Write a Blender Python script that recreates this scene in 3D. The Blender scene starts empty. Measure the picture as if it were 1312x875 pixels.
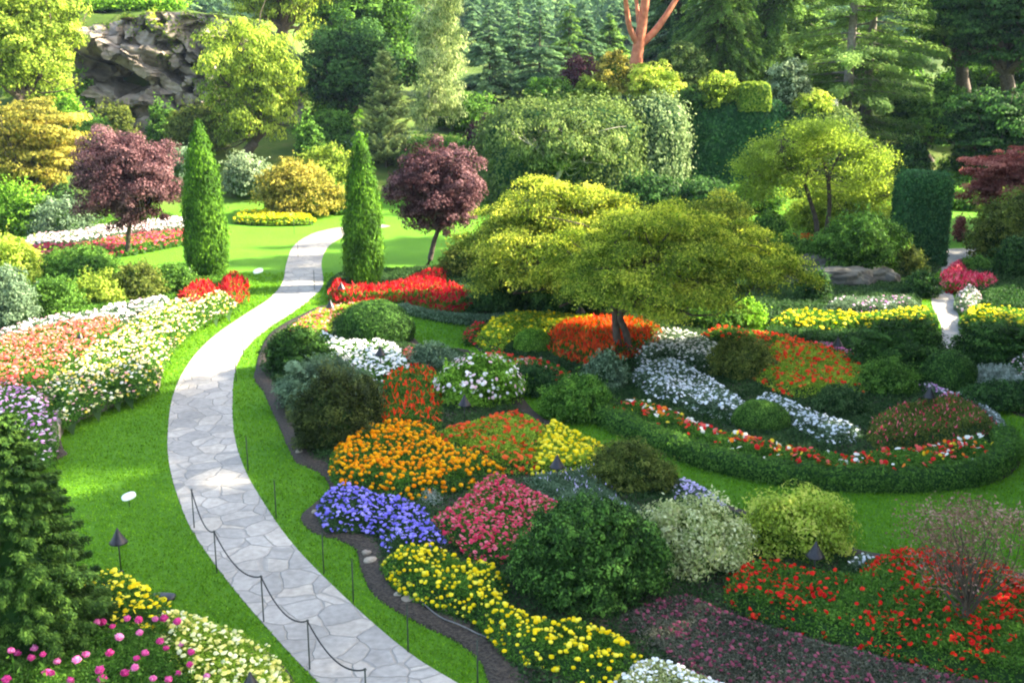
import bpy, math, random
import numpy as np
from mathutils import Vector

R = math.radians
scene = bpy.context.scene
col = scene.collection
random.seed(7)
rng = np.random.default_rng(7)

# ------------------------------------------------------------------ camera
PW, PH, F = 1312.0, 875.0, 1407.0          # photograph size and focal length in its pixels
HC, PITCH = 10.0, R(14.05)
cam = bpy.data.objects.new('camera', bpy.data.cameras.new('camera'))
col.objects.link(cam)
cam.location = (0, 0, HC)
cam.rotation_euler = (R(90) - PITCH, 0, 0)
cam.data.sensor_width = 36.0
cam.data.lens = 36.0 * F / PW
cam.data.clip_end = 6000
scene.camera = cam

# ------------------------------------------------------------------ light
SUN_AZ, SUN_EL = R(79), R(34)              # azimuth from the view direction towards the right
SUN_STRENGTH, SKY_STRENGTH, EXPOSURE = 5.0, 0.14, 2.65
world = bpy.data.worlds.new('World')
scene.world = world
world.use_nodes = True
wn = world.node_tree
bg = wn.nodes['Background']
sky = wn.nodes.new('ShaderNodeTexSky')
sky.sky_type = 'NISHITA'
sky.sun_disc = False
sky.sun_elevation = SUN_EL
sky.sun_rotation = SUN_AZ
sky.air_density = 1.0
sky.dust_density = 2.0
sky.ozone_density = 1.0
wn.links.new(sky.outputs[0], bg.inputs[0])
bg.inputs[1].default_value = SKY_STRENGTH
sun = bpy.data.objects.new('sun', bpy.data.lights.new('sun', 'SUN'))
col.objects.link(sun)
sd = Vector((math.sin(SUN_AZ) * math.cos(SUN_EL), math.cos(SUN_AZ) * math.cos(SUN_EL), math.sin(SUN_EL)))
sun.rotation_euler = (-sd).to_track_quat('-Z', 'Y').to_euler()
sun.data.energy = SUN_STRENGTH
sun.data.angle = R(0.6)
sun.data.color = (1.0, 0.93, 0.80)
vs = scene.view_settings
vs.view_transform = 'Standard'
vs.look = 'None'
vs.exposure = EXPOSURE
vs.gamma = 1.0
vs.use_curve_mapping = False
vs.use_white_balance = True                # the camera's white balance, set between sun and shade
vs.white_balance_temperature = 7400
vs.white_balance_tint = 9
scene.render.engine = 'CYCLES'
cy = scene.cycles
cy.max_bounces = 6
cy.diffuse_bounces = 2
cy.glossy_bounces = 2
cy.transmission_bounces = 3
cy.transparent_max_bounces = 4
cy.caustics_reflective = False
cy.caustics_refractive = False
cy.filter_width = 2.1
cy.use_denoising = True

# ------------------------------------------------------------------ where a pixel of the photograph lies in the place
CP, SP = math.cos(PITCH), math.sin(PITCH)
def ray(px, py):
    a = (px - PW / 2) / F
    b = -(py - PH / 2) / F
    return np.array([a, CP + b * SP, -SP + b * CP])
def G(px, py, h=0.0):
    d = ray(px, py)
    t = (h - HC) / d[2]
    return np.array([d[0] * t, d[1] * t, h])
def P(px, py, Y):
    d = ray(px, py)
    t = Y / d[1]
    return np.array([d[0] * t, Y, HC + d[2] * t])
def depth(Y, z=0.0):
    return Y * CP + (HC - z) * SP
def ppm(Y, z=0.0):                          # pixels of the scored picture per metre
    return F * 1024 / PW / depth(Y, z)

# ------------------------------------------------------------------ the lie of the land
FLAT = np.array([(-70, -60), (-34, 20), (-35, 58), (-30, 71), (-16, 78), (-2, 85), (10, 95), (24, 97), (40, 92), (47, 74), (29, 52), (23, 30), (20, -60)], float)
def seg_dist(x, y, poly, closed=True):
    x = np.asarray(x, float); y = np.asarray(y, float)
    best = np.full(x.shape, 1e9)
    n = len(poly)
    for i in range(n if closed else n - 1):
        a, b = poly[i], poly[(i + 1) % n]
        ab = b - a
        t = ((x - a[0]) * ab[0] + (y - a[1]) * ab[1]) / (ab @ ab + 1e-12)
        t = np.clip(t, 0, 1)
        best = np.minimum(best, np.hypot(x - a[0] - t * ab[0], y - a[1] - t * ab[1]))
    return best
def inside(x, y, poly):
    x = np.asarray(x, float); y = np.asarray(y, float)
    c = np.zeros(x.shape, bool)
    n = len(poly)
    for i in range(n):
        x1, y1 = poly[i]; x2, y2 = poly[(i + 1) % n]
        if y1 == y2: continue
        k = ((y1 > y) != (y2 > y)) & (x < (x2 - x1) * (y - y1) / (y2 - y1) + x1)
        c ^= k
    return c
def sstep(t):
    t = np.clip(t, 0, 1)
    return t * t * (3 - 2 * t)
def wav(x, y, s=1.0):
    return (np.sin(x * 0.71 * s + 1.3) * np.cos(y * 0.57 * s + 0.4) + 0.5 * np.sin(x * 1.63 * s - y * 1.21 * s + 2.1) + 0.35 * np.sin(x * 2.9 * s + y * 3.3 * s)) / 1.85
def terrain(x, y):
    x = np.asarray(x, float); y = np.asarray(y, float)
    d = np.where(inside(x, y, FLAT), 0.0, seg_dist(x, y, FLAT))
    z = 20 * (1 - np.exp(-d * 0.26 / 20))
    z = z * (1 + 0.10 * wav(x * 0.3, y * 0.3))
    # the cliff on the far left: a step up behind it
    k = sstep((x + 62) / 10) * sstep((-17 - x) / 9) * sstep((y - 104) / 3.0)
    z = z - 2.6 * np.exp(-((x + 36) / 8) ** 2 - ((y - 95) / 6) ** 2)
    z = np.maximum(z, 0) + 7.4 * k * np.clip(1 - (y - 110) / 60, 0, 1)
    z = z - np.clip((y - 150) / 80, 0, 1) * 8 * (y > 150)
    z = z + sstep((y - 260) / 700) * (150 + 22 * np.sin(x * 0.006 + 1.0) + 10 * np.sin(x * 0.019))
    return z

# ------------------------------------------------------------------ materials
MATS = {}
def node_mat(name):
    m = bpy.data.materials.new(name)
    m.use_nodes = True
    nt = m.node_tree
    for n in list(nt.nodes): nt.nodes.remove(n)
    out = nt.nodes.new('ShaderNodeOutputMaterial')
    return m, nt, out
def ramp(nt, stops):
    r = nt.nodes.new('ShaderNodeValToRGB')
    e = r.color_ramp.elements
    while len(e) < len(stops): e.new(0.5)
    for i, s in enumerate(stops):
        if len(s) == 2: p, c = s
        else: p, c = i / max(1, len(stops) - 1), s
        e[i].position = p
        e[i].color = (*c, 1)
    return r
def leaf_mat(name, stops, trans=0.35, rough=0.65, spec=0.06, const=False, var=0.35, boost=1.0):
    """two-sided leaf or petal: colour picked per leaf by its attribute, light passing through"""
    if name in MATS: return MATS[name]
    m, nt, out = node_mat(name)
    at = nt.nodes.new('ShaderNodeAttribute'); at.attribute_name = 'v'
    tc = nt.nodes.new('ShaderNodeNewGeometry')
    nz = nt.nodes.new('ShaderNodeTexNoise'); nz.inputs['Scale'].default_value = 0.9; nz.inputs['Detail'].default_value = 3
    nt.links.new(tc.outputs['Position'], nz.inputs['Vector'])
    ma = nt.nodes.new('ShaderNodeMath'); ma.operation = 'MULTIPLY_ADD'
    nt.links.new(nz.outputs['Fac'], ma.inputs[0]); ma.inputs[1].default_value = 0.0 if const else var; ma.inputs[2].default_value = 0.0 if const else -var / 2
    ad = nt.nodes.new('ShaderNodeMath'); ad.operation = 'ADD'; ad.use_clamp = True
    nt.links.new(at.outputs['Fac'], ad.inputs[0]); nt.links.new(ma.outputs[0], ad.inputs[1])
    rp = ramp(nt, stops)
    if const: rp.color_ramp.interpolation = 'CONSTANT'
    nt.links.new(ad.outputs[0], rp.inputs[0])
    pb = nt.nodes.new('ShaderNodeBsdfPrincipled')
    pb.inputs['Roughness'].default_value = rough
    pb.inputs['Specular IOR Level'].default_value = spec
    nt.links.new(rp.outputs[0], pb.inputs['Base Color'])
    tr = nt.nodes.new('ShaderNodeBsdfTranslucent')
    hs = nt.nodes.new('ShaderNodeHueSaturation')
    hs.inputs['Saturation'].default_value = 1.05; hs.inputs['Value'].default_value = 1.5
    nt.links.new(rp.outputs[0], hs.inputs['Color'])
    nt.links.new(hs.outputs[0], tr.inputs['Color'])
    mx = nt.nodes.new('ShaderNodeMixShader'); mx.inputs[0].default_value = trans
    nt.links.new(pb.outputs[0], mx.inputs[1]); nt.links.new(tr.outputs[0], mx.inputs[2])
    nt.links.new(mx.outputs[0], out.inputs['Surface'])
    MATS[name] = m
    return m
def solid_mat(name, c1, c2, scale=3.0, rough=0.85, bump=0.0, metallic=0.0, detail=5, spec=0.3):
    if name in MATS: return MATS[name]
    m, nt, out = node_mat(name)
    g = nt.nodes.new('ShaderNodeNewGeometry')
    nz = nt.nodes.new('ShaderNodeTexNoise'); nz.inputs['Scale'].default_value = scale; nz.inputs['Detail'].default_value = detail
    nt.links.new(g.outputs['Position'], nz.inputs['Vector'])
    rp = ramp(nt, [(0.3, c1), (0.7, c2)])
    nt.links.new(nz.outputs['Fac'], rp.inputs[0])
    pb = nt.nodes.new('ShaderNodeBsdfPrincipled')
    pb.inputs['Roughness'].default_value = rough; pb.inputs['Metallic'].default_value = metallic
    pb.inputs['Specular IOR Level'].default_value = spec
    nt.links.new(rp.outputs[0], pb.inputs['Base Color'])
    if bump:
        b = nt.nodes.new('ShaderNodeBump'); b.inputs['Strength'].default_value = 0.8; b.inputs['Distance'].default_value = bump
        nt.links.new(nz.outputs['Fac'], b.inputs['Height']); nt.links.new(b.outputs[0], pb.inputs['Normal'])
    nt.links.new(pb.outputs[0], out.inputs['Surface'])
    MATS[name] = m
    return m

# ------------------------------------------------------------------ mesh collecting
class MB:
    """collects polygons with a material slot and a per-face value, then links them as ONE mesh object"""
    def __init__(s): s.v = []; s.f = []; s.n = 0
    def add(s, verts, faces, mat=0, val=0.5, smooth=False):
        verts = np.asarray(verts, float).reshape(-1, 3); faces = np.asarray(faces, int)
        if len(faces) == 0: return
        val = np.broadcast_to(np.asarray(val, float), (len(faces),)).copy()
        s.v.append(verts); s.f.append((faces + s.n, mat, val, smooth)); s.n += len(verts)
    def cards(s, p, nrm, ln, wd, mat=0, val=0.5, tan=None):
        """leaf-shaped diamonds at p, facing nrm"""
        n = len(p)
        if n == 0: return
        nrm = nrm / (np.linalg.norm(nrm, axis=1, keepdims=True) + 1e-9)
        t = rng.normal(size=(n, 3)) if tan is None else np.broadcast_to(np.asarray(tan, float), (n, 3))
        b = np.cross(nrm, t); b /= (np.linalg.norm(b, axis=1, keepdims=True) + 1e-9)
        t = np.cross(b, nrm)
        ln = (np.asarray(ln) * rng.uniform(0.7, 1.3, n))[:, None]; wd = (np.asarray(wd) * rng.uniform(0.7, 1.3, n))[:, None]
        vv = np.stack([p - t * ln / 2, p + b * wd / 2 - t * ln * 0.06, p + t * ln / 2, p - b * wd / 2 - t * ln * 0.06], 1).reshape(-1, 3)
        s.add(vv, np.arange(4 * n).reshape(n, 4), mat, val)
    def discs(s, p, nrm, r, mat=0, val=0.5, k=6, dome=0.35, eye=None):
        """open flowers: a fan of k petals round a raised or sunk centre"""
        n = len(p)
        if n == 0: return
        nrm = nrm / (np.linalg.norm(nrm, axis=1, keepdims=True) + 1e-9)
        t = rng.normal(size=(n, 3)); b = np.cross(nrm, t); b /= (np.linalg.norm(b, axis=1, keepdims=True) + 1e-9); t = np.cross(b, nrm)
        r = np.broadcast_to(np.asarray(r, float), (n,)) * rng.uniform(0.5, 1.35, n)
        a = np.arange(k) * 2 * math.pi / k
        ring = p[:, None, :] + r[:, None, None] * (np.cos(a)[None, :, None] * t[:, None, :] + np.sin(a)[None, :, None] * b[:, None, :])
        ring = ring + nrm[:, None, :] * (rng.uniform(-0.15, 0.15, (n, k))[:, :, None] * r[:, None, None])
        c = p + nrm * (r * dome)[:, None]
        vv = np.concatenate([ring, c[:, None, :]], 1).reshape(-1, 3)
        base = (np.arange(n) * (k + 1))[:, None]
        i = np.arange(k)
        ff = np.stack([base + i, base + (i + 1) % k, np.broadcast_to(base + k, (n, k))], 2).reshape(-1, 3)
        s.add(vv, ff, mat, np.repeat(np.broadcast_to(np.asarray(val, float), (n,)), k))
    def balls(s, p, r, mat=0, val=0.5, jag=0.12, squash=0.8):
        """double blooms: small ruffled balls"""
        n = len(p)
        if n == 0: return
        bv, bf = ICO
        r = np.broadcast_to(np.asarray(r, float), (n,)) * rng.uniform(0.55, 1.35, n)
        vv = bv[None] * (1 + rng.uniform(-jag, jag, (n, len(bv)))[:, :, None]) * r[:, None, None]
        vv[:, :, 2] *= squash
        vv = vv + p[:, None, :]
        ff = bf[None] + (np.arange(n) * len(bv))[:, None, None]
        s.add(vv.reshape(-1, 3), ff.reshape(-1, 3), mat, np.repeat(np.broadcast_to(np.asarray(val, float), (n,)), len(bf)))
    def tube(s, pts, rad, sides=7, mat=0, val=0.5, cap=True):
        pts = np.asarray(pts, float); n = len(pts)
        rad = np.broadcast_to(np.asarray(rad, float), (n,))
        tg = np.gradient(pts, axis=0); tg /= (np.linalg.norm(tg, axis=1, keepdims=True) + 1e-9)
        up = np.where(np.abs(tg[:, 2:3]) > 0.9, np.array([[1.0, 0, 0]]), np.array([[0, 0, 1.0]]))
        b = np.cross(tg, up); b /= (np.linalg.norm(b, axis=1, keepdims=True) + 1e-9); c = np.cross(b, tg)
        a = np.arange(sides) * 2 * math.pi / sides
        vv = pts[:, None, :] + rad[:, None, None] * (np.cos(a)[None, :, None] * b[:, None, :] + np.sin(a)[None, :, None] * c[:, None, :])
        ff = []
        for i in range(n - 1):
            for j in range(sides):
                ff.append((i * sides + j, i * sides + (j + 1) % sides, (i + 1) * sides + (j + 1) % sides, (i + 1) * sides + j))
        s.add(vv.reshape(-1, 3), ff, mat, val, True)
        if cap and sides >= 3:
            m = n * sides
            cv = np.concatenate([vv[0], vv[-1], [pts[0]], [pts[-1]]])
            cf = [(j, (j + 1) % sides, 2 * sides) for j in range(sides)] + [(sides + (j + 1) % sides, sides + j, 2 * sides + 1) for j in range(sides)]
            s.add(cv, cf, mat, val)
    def lathe(s, prof, c, sides=16, mat=0, val=0.5):
        prof = np.asarray(prof, float); n = len(prof)
        a = np.arange(sides) * 2 * math.pi / sides
        vv = np.stack([np.stack([c[0] + r * np.cos(a), c[1] + r * np.sin(a), np.full(sides, c[2] + z)], 1) for r, z in prof])
        ff = [(i * sides + j, i * sides + (j + 1) % sides, (i + 1) * sides + (j + 1) % sides, (i + 1) * sides + j) for i in range(n - 1) for j in range(sides)]
        s.add(vv.reshape(-1, 3), ff, mat, val, True)
    def blob(s, c, r, mat=0, val=0.5, jag=0.12, freq=2.0, seed=0.0, flat=None):
        """solid lumpy ellipsoid (the dense inside of a clipped plant, a rock, a stone)"""
        bv, bf = ICO3
        d = 1 + jag * wav(bv[:, 0] * 3 * freq + seed, bv[:, 1] * 3 * freq + bv[:, 2] * 2.3 * freq + seed * 1.7)
        vv = bv * d[:, None] * np.asarray(r, float)[None] + np.asarray(c, float)[None]
        if flat is not None: vv[:, 2] = np.maximum(vv[:, 2], flat)
        s.add(vv, bf, mat, val, True)
    def build(s, name, mats, parent=None, origin=(0, 0, 0)):
        me = bpy.data.meshes.new(name)
        V = np.concatenate(s.v) - np.asarray(origin, float)[None]
        me.vertices.add(len(V)); me.vertices.foreach_set('co', V.astype(np.float32).ravel())
        lt = np.concatenate([np.full(len(f), f.shape[1]) for f, m, v, sm in s.f]); ls = np.concatenate([[0], np.cumsum(lt)[:-1]])
        lv = np.concatenate([f.ravel() for f, m, v, sm in s.f])
        me.loops.add(len(lv)); me.loops.foreach_set('vertex_index', lv.astype(np.int32))
        me.polygons.add(len(lt)); me.polygons.foreach_set('loop_start', ls.astype(np.int32)); me.polygons.foreach_set('loop_total', lt.astype(np.int32))
        me.polygons.foreach_set('material_index', np.concatenate([np.full(len(f), m) for f, m, v, sm in s.f]).astype(np.int32))
        me.polygons.foreach_set('use_smooth', np.concatenate([np.full(len(f), sm) for f, m, v, sm in s.f]))
        at = me.attributes.new('v', 'FLOAT', 'FACE'); at.data.foreach_set('value', np.concatenate([v for f, m, v, sm in s.f]).astype(np.float32))
        me.update(calc_edges=True)
        for m in (mats if isinstance(mats, (list, tuple)) else [mats]): me.materials.append(m)
        o = bpy.data.objects.new(name, me); col.objects.link(o)
        if parent is not None: o.parent = parent
        else: o.location = origin
        return o
def _ico(sub):
    import bmesh
    bm = bmesh.new(); bmesh.ops.create_icosphere(bm, subdivisions=sub, radius=1.0)
    v = np.array([x.co[:] for x in bm.verts]); f = np.array([[q.index for q in x.verts] for x in bm.faces]); bm.free()
    return v, f
ICO, ICO2, ICO3 = _ico(1), _ico(2), _ico(4)

# ------------------------------------------------------------------ objects: names, labels, groups
def tag(o, label=None, cat=None, group=None, kind=None):
    if label: o['label'] = label
    if cat: o['category'] = cat
    if group: o['group'] = group
    if kind: o['kind'] = kind
    return o
def thing(name, label, cat, loc, group=None):
    o = bpy.data.objects.new(name, None); col.objects.link(o)
    o.location = [float(q) for q in loc]; o.empty_display_size = 0.2
    return tag(o, label, cat, group)
def struct(o, label=None, cat=None): return tag(o, label, cat, kind='structure')
def copy_tree(o, parent=None):
    c = o.copy(); col.objects.link(c)
    if parent is not None: c.parent = parent
    for ch in list(o.children): copy_tree(ch, c)
    return c
LEAF = 0.92                                 # how large single leaves are drawn
# ------------------------------------------------------------------ leaf and petal colours
L = {}
FLOWERS = 'cream white coolwhite whitepink yellow paleyellow orange red scarlet redorange salmon pink rosered magenta darkrose celosia blue lilac mauve begonia mixedred variegated silver purple plum_dark redmaple tricolor'.split()
def lm(key, stops, **k):
    if key not in FLOWERS: g = 1.75 if key in ('birch', 'pine') else 1.15 if key in ('ivy', 'paleivy') else 1.4; stops = [tuple(min(0.6, q * g * e) for q in c) for c, e in zip(stops, (0.5, 1.0, 1.35))]; k['trans'] = min(0.5, k.get('trans', 0.35) + 0.08)  # greens brightened, stops stretched: lit leaves and shaded gaps put into the colour
    L[key] = leaf_mat(key.replace('_', ' '), stops, **k)
lm('yew', [(0.009, 0.030, 0.007), (0.022, 0.062, 0.012), (0.065, 0.145, 0.025)], trans=0.15)
lm('shadedyew', [(0.008, 0.024, 0.006), (0.017, 0.046, 0.009), (0.065, 0.125, 0.02)], trans=0.05)  # leaves darkened in place of shade that does not reach the corner yew
lm('sage', [(0.07, 0.12, 0.05), (0.12, 0.17, 0.085), (0.21, 0.26, 0.15)], trans=0.25)
lm('thuja', [(0.012, 0.045, 0.004), (0.028, 0.082, 0.007), (0.07, 0.155, 0.012)], trans=0.06)
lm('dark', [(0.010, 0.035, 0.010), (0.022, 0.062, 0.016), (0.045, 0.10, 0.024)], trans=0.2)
lm('brownyew', [(0.012, 0.020, 0.006), (0.03, 0.045, 0.012), (0.07, 0.085, 0.02)], trans=0.15)
lm('mid', [(0.025, 0.07, 0.012), (0.05, 0.12, 0.02), (0.09, 0.18, 0.03)], trans=0.35)
lm('fresh', [(0.05, 0.13, 0.015), (0.09, 0.20, 0.02), (0.16, 0.28, 0.04)], trans=0.4)
lm('olive', [(0.04, 0.06, 0.015), (0.07, 0.10, 0.02), (0.12, 0.14, 0.03)], trans=0.35)
lm('yellowgreen', [(0.075, 0.13, 0.02), (0.14, 0.205, 0.03), (0.24, 0.29, 0.05)], trans=0.45)
lm('lime', [(0.16, 0.24, 0.03), (0.26, 0.35, 0.05), (0.36, 0.44, 0.08)], trans=0.4)
lm('maple', [(0.048, 0.095, 0.013), (0.12, 0.18, 0.02), (0.30, 0.31, 0.045)], trans=0.4)
lm('mapleyellow', [(0.06, 0.105, 0.016), (0.13, 0.18, 0.025), (0.31, 0.31, 0.05)], trans=0.45)
lm('golden', [(0.085, 0.10, 0.02), (0.175, 0.17, 0.032), (0.29, 0.235, 0.055)], trans=0.42)
lm('purple', [(0.032, 0.015, 0.016), (0.09, 0.038, 0.043), (0.25, 0.135, 0.14)], trans=0.3)
lm('plum_dark', [(0.035, 0.014, 0.018), (0.065, 0.025, 0.032), (0.10, 0.05, 0.06)], trans=0.25)
lm('redmaple', [(0.10, 0.03, 0.025), (0.22, 0.065, 0.055), (0.42, 0.17, 0.14)], trans=0.4)
lm('silver', [(0.14, 0.19, 0.14), (0.24, 0.29, 0.24), (0.36, 0.40, 0.34)], trans=0.2)
lm('greygreen', [(0.045, 0.085, 0.045), (0.08, 0.13, 0.07), (0.13, 0.19, 0.11)], trans=0.25)
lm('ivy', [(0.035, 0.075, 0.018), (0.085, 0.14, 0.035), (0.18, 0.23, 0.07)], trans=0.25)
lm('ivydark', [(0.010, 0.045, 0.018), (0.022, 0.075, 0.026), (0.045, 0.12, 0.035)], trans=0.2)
lm('paleivy', [(0.08, 0.14, 0.05), (0.15, 0.22, 0.09), (0.28, 0.34, 0.18)], trans=0.25)
lm('birch', [(0.09, 0.14, 0.05), (0.15, 0.20, 0.075), (0.23, 0.28, 0.12)], trans=0.4)
lm('pine', [(0.07, 0.11, 0.035), (0.13, 0.17, 0.055), (0.22, 0.25, 0.09)], trans=0.25)
lm('fir', [(0.012, 0.04, 0.018), (0.028, 0.07, 0.026), (0.06, 0.11, 0.035)], trans=0.25)
lm('hazefir', [(0.035, 0.08, 0.04), (0.065, 0.13, 0.06), (0.12, 0.19, 0.075)], trans=0.3)  # needles brightened, far haze put into their colour
lm('cedar', [(0.03, 0.075, 0.02), (0.065, 0.13, 0.028), (0.12, 0.20, 0.045)], trans=0.3)
lm('deodar', [(0.05, 0.10, 0.025), (0.09, 0.16, 0.04), (0.17, 0.25, 0.07)], trans=0.35)
lm('variegated', [(0.13, 0.20, 0.05), (0.40, 0.44, 0.18), (0.66, 0.66, 0.40)], trans=0.3)
lm('tricolor', [(0.11, 0.05, 0.04), (0.19, 0.12, 0.075), (0.44, 0.26, 0.22)], trans=0.35)
lm('bedgreen', [(0.022, 0.07, 0.010), (0.05, 0.13, 0.018), (0.10, 0.20, 0.03)], trans=0.35)
lm('bedlime', [(0.09, 0.18, 0.015), (0.17, 0.28, 0.03), (0.28, 0.38, 0.05)], trans=0.4)
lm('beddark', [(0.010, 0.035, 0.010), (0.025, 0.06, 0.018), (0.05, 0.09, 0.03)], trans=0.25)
lm('bedbronze', [(0.04, 0.042, 0.028), (0.068, 0.07, 0.05), (0.10, 0.105, 0.07)], trans=0.25)
lm('lawn', [(0.055, 0.145, 0.008), (0.072, 0.178, 0.010), (0.10, 0.21, 0.016)], trans=0.25)
lm('white', [(0.62, 0.62, 0.58), (0.76, 0.76, 0.74), (0.82, 0.82, 0.80)], trans=0.2)
lm('coolwhite', [(0.50, 0.54, 0.58), (0.68, 0.71, 0.74), (0.80, 0.81, 0.82)], trans=0.2)
lm('whitepink', [(0, (0.80, 0.78, 0.74)), (0.55, (0.80, 0.70, 0.70)), (0.95, (0.76, 0.42, 0.46))], trans=0.25)
lm('yellow', [(0.75, 0.52, 0.01), (0.82, 0.66, 0.02), (0.85, 0.74, 0.08)], trans=0.25)
lm('paleyellow', [(0.72, 0.62, 0.14), (0.80, 0.74, 0.26), (0.82, 0.80, 0.52)], trans=0.25)
lm('cream', [(0, (0.80, 0.78, 0.66)), (0.14, (0.80, 0.72, 0.32)), (0.50, (0.80, 0.62, 0.08)), (0.72, (0.80, 0.70, 0.62)), (0.86, (0.78, 0.38, 0.36))], trans=0.25, const=True)
lm('orange', [(0.80, 0.22, 0.005), (0.84, 0.33, 0.008), (0.86, 0.45, 0.012)], trans=0.25)
lm('red', [(0.42, 0.010, 0.008), (0.66, 0.018, 0.012), (0.80, 0.045, 0.02)], trans=0.3)
lm('scarlet', [(0.60, 0.022, 0.010), (0.78, 0.055, 0.018), (0.84, 0.12, 0.03)], trans=0.3)
lm('redorange', [(0.55, 0.03, 0.012), (0.68, 0.075, 0.02), (0.78, 0.15, 0.035)], trans=0.3)
lm('salmon', [(0.60, 0.05, 0.05), (0.74, 0.16, 0.13), (0.80, 0.38, 0.33)], trans=0.3)
lm('pink', [(0.60, 0.09, 0.30), (0.74, 0.17, 0.42), (0.80, 0.36, 0.56)], trans=0.3)
lm('rosered', [(0.48, 0.02, 0.06), (0.68, 0.06, 0.12), (0.78, 0.22, 0.26)], trans=0.3)
lm('magenta', [(0.50, 0.03, 0.17), (0.64, 0.06, 0.27), (0.74, 0.15, 0.38)], trans=0.3)
lm('darkrose', [(0.13, 0.03, 0.05), (0.22, 0.05, 0.08), (0.32, 0.09, 0.13)], trans=0.3)
lm('celosia', [(0.28, 0.008, 0.014), (0.46, 0.016, 0.024), (0.62, 0.05, 0.05)], trans=0.3)
lm('blue', [(0.15, 0.12, 0.58), (0.24, 0.20, 0.72), (0.38, 0.33, 0.80)], trans=0.25)
lm('lilac', [(0.42, 0.34, 0.62), (0.54, 0.46, 0.70), (0.66, 0.60, 0.76)], trans=0.25)
lm('mauve', [(0, (0.58, 0.20, 0.50)), (0.5, (0.72, 0.40, 0.64)), (0.85, (0.80, 0.70, 0.78))], trans=0.3)
lm('begonia', [(0, (0.62, 0.02, 0.02)), (0.30, (0.78, 0.06, 0.03)), (0.48, (0.80, 0.12, 0.10)), (0.62, (0.80, 0.22, 0.03)), (0.74, (0.80, 0.78, 0.70)), (0.90, (0.82, 0.62, 0.05))], trans=0.3, const=True)
lm('mixedred', [(0, (0.70, 0.04, 0.03)), (0.45, (0.78, 0.10, 0.05)), (0.75, (0.74, 0.34, 0.26)), (0.92, (0.78, 0.75, 0.70))], trans=0.3, const=True)
bark = solid_mat('bark', (0.045, 0.033, 0.024), (0.11, 0.085, 0.065), 6, bump=0.03)
bark_grey = solid_mat('grey bark', (0.12, 0.105, 0.09), (0.24, 0.21, 0.18), 5, bump=0.03)
bark_red = solid_mat('peeling red bark', (0.30, 0.075, 0.035), (0.55, 0.20, 0.10), 2.2, rough=0.6, bump=0.01)
bark_pale = solid_mat('pale bark', (0.34, 0.31, 0.27), (0.50, 0.47, 0.42), 5)
rock_m = solid_mat('weathered rock', (0.10, 0.08, 0.062), (0.40, 0.335, 0.27), 0.7, bump=0.3, detail=9)
rock_dark = solid_mat('mossy rock', (0.05, 0.048, 0.040), (0.15, 0.145, 0.12), 1.6, bump=0.15, detail=9)
stone_m = solid_mat('wall stone', (0.16, 0.13, 0.10), (0.38, 0.32, 0.25), 2.5, bump=0.06, detail=8)
metal_dark = solid_mat('dark bronze metal', (0.020, 0.019, 0.022), (0.035, 0.033, 0.036), 12, rough=0.38, metallic=0.5, spec=0.5)
post_m = solid_mat('dark green iron', (0.016, 0.024, 0.018), (0.03, 0.042, 0.032), 12, rough=0.5)
rope_m = solid_mat('black rope', (0.015, 0.015, 0.017), (0.04, 0.04, 0.042), 60, rough=0.9)
grey_m = solid_mat('grey plastic pipe', (0.10, 0.10, 0.10), (0.17, 0.165, 0.16), 8, rough=0.6)
white_m = solid_mat('white enamel', (0.74, 0.74, 0.72), (0.82, 0.82, 0.80), 5, rough=0.4)

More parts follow.
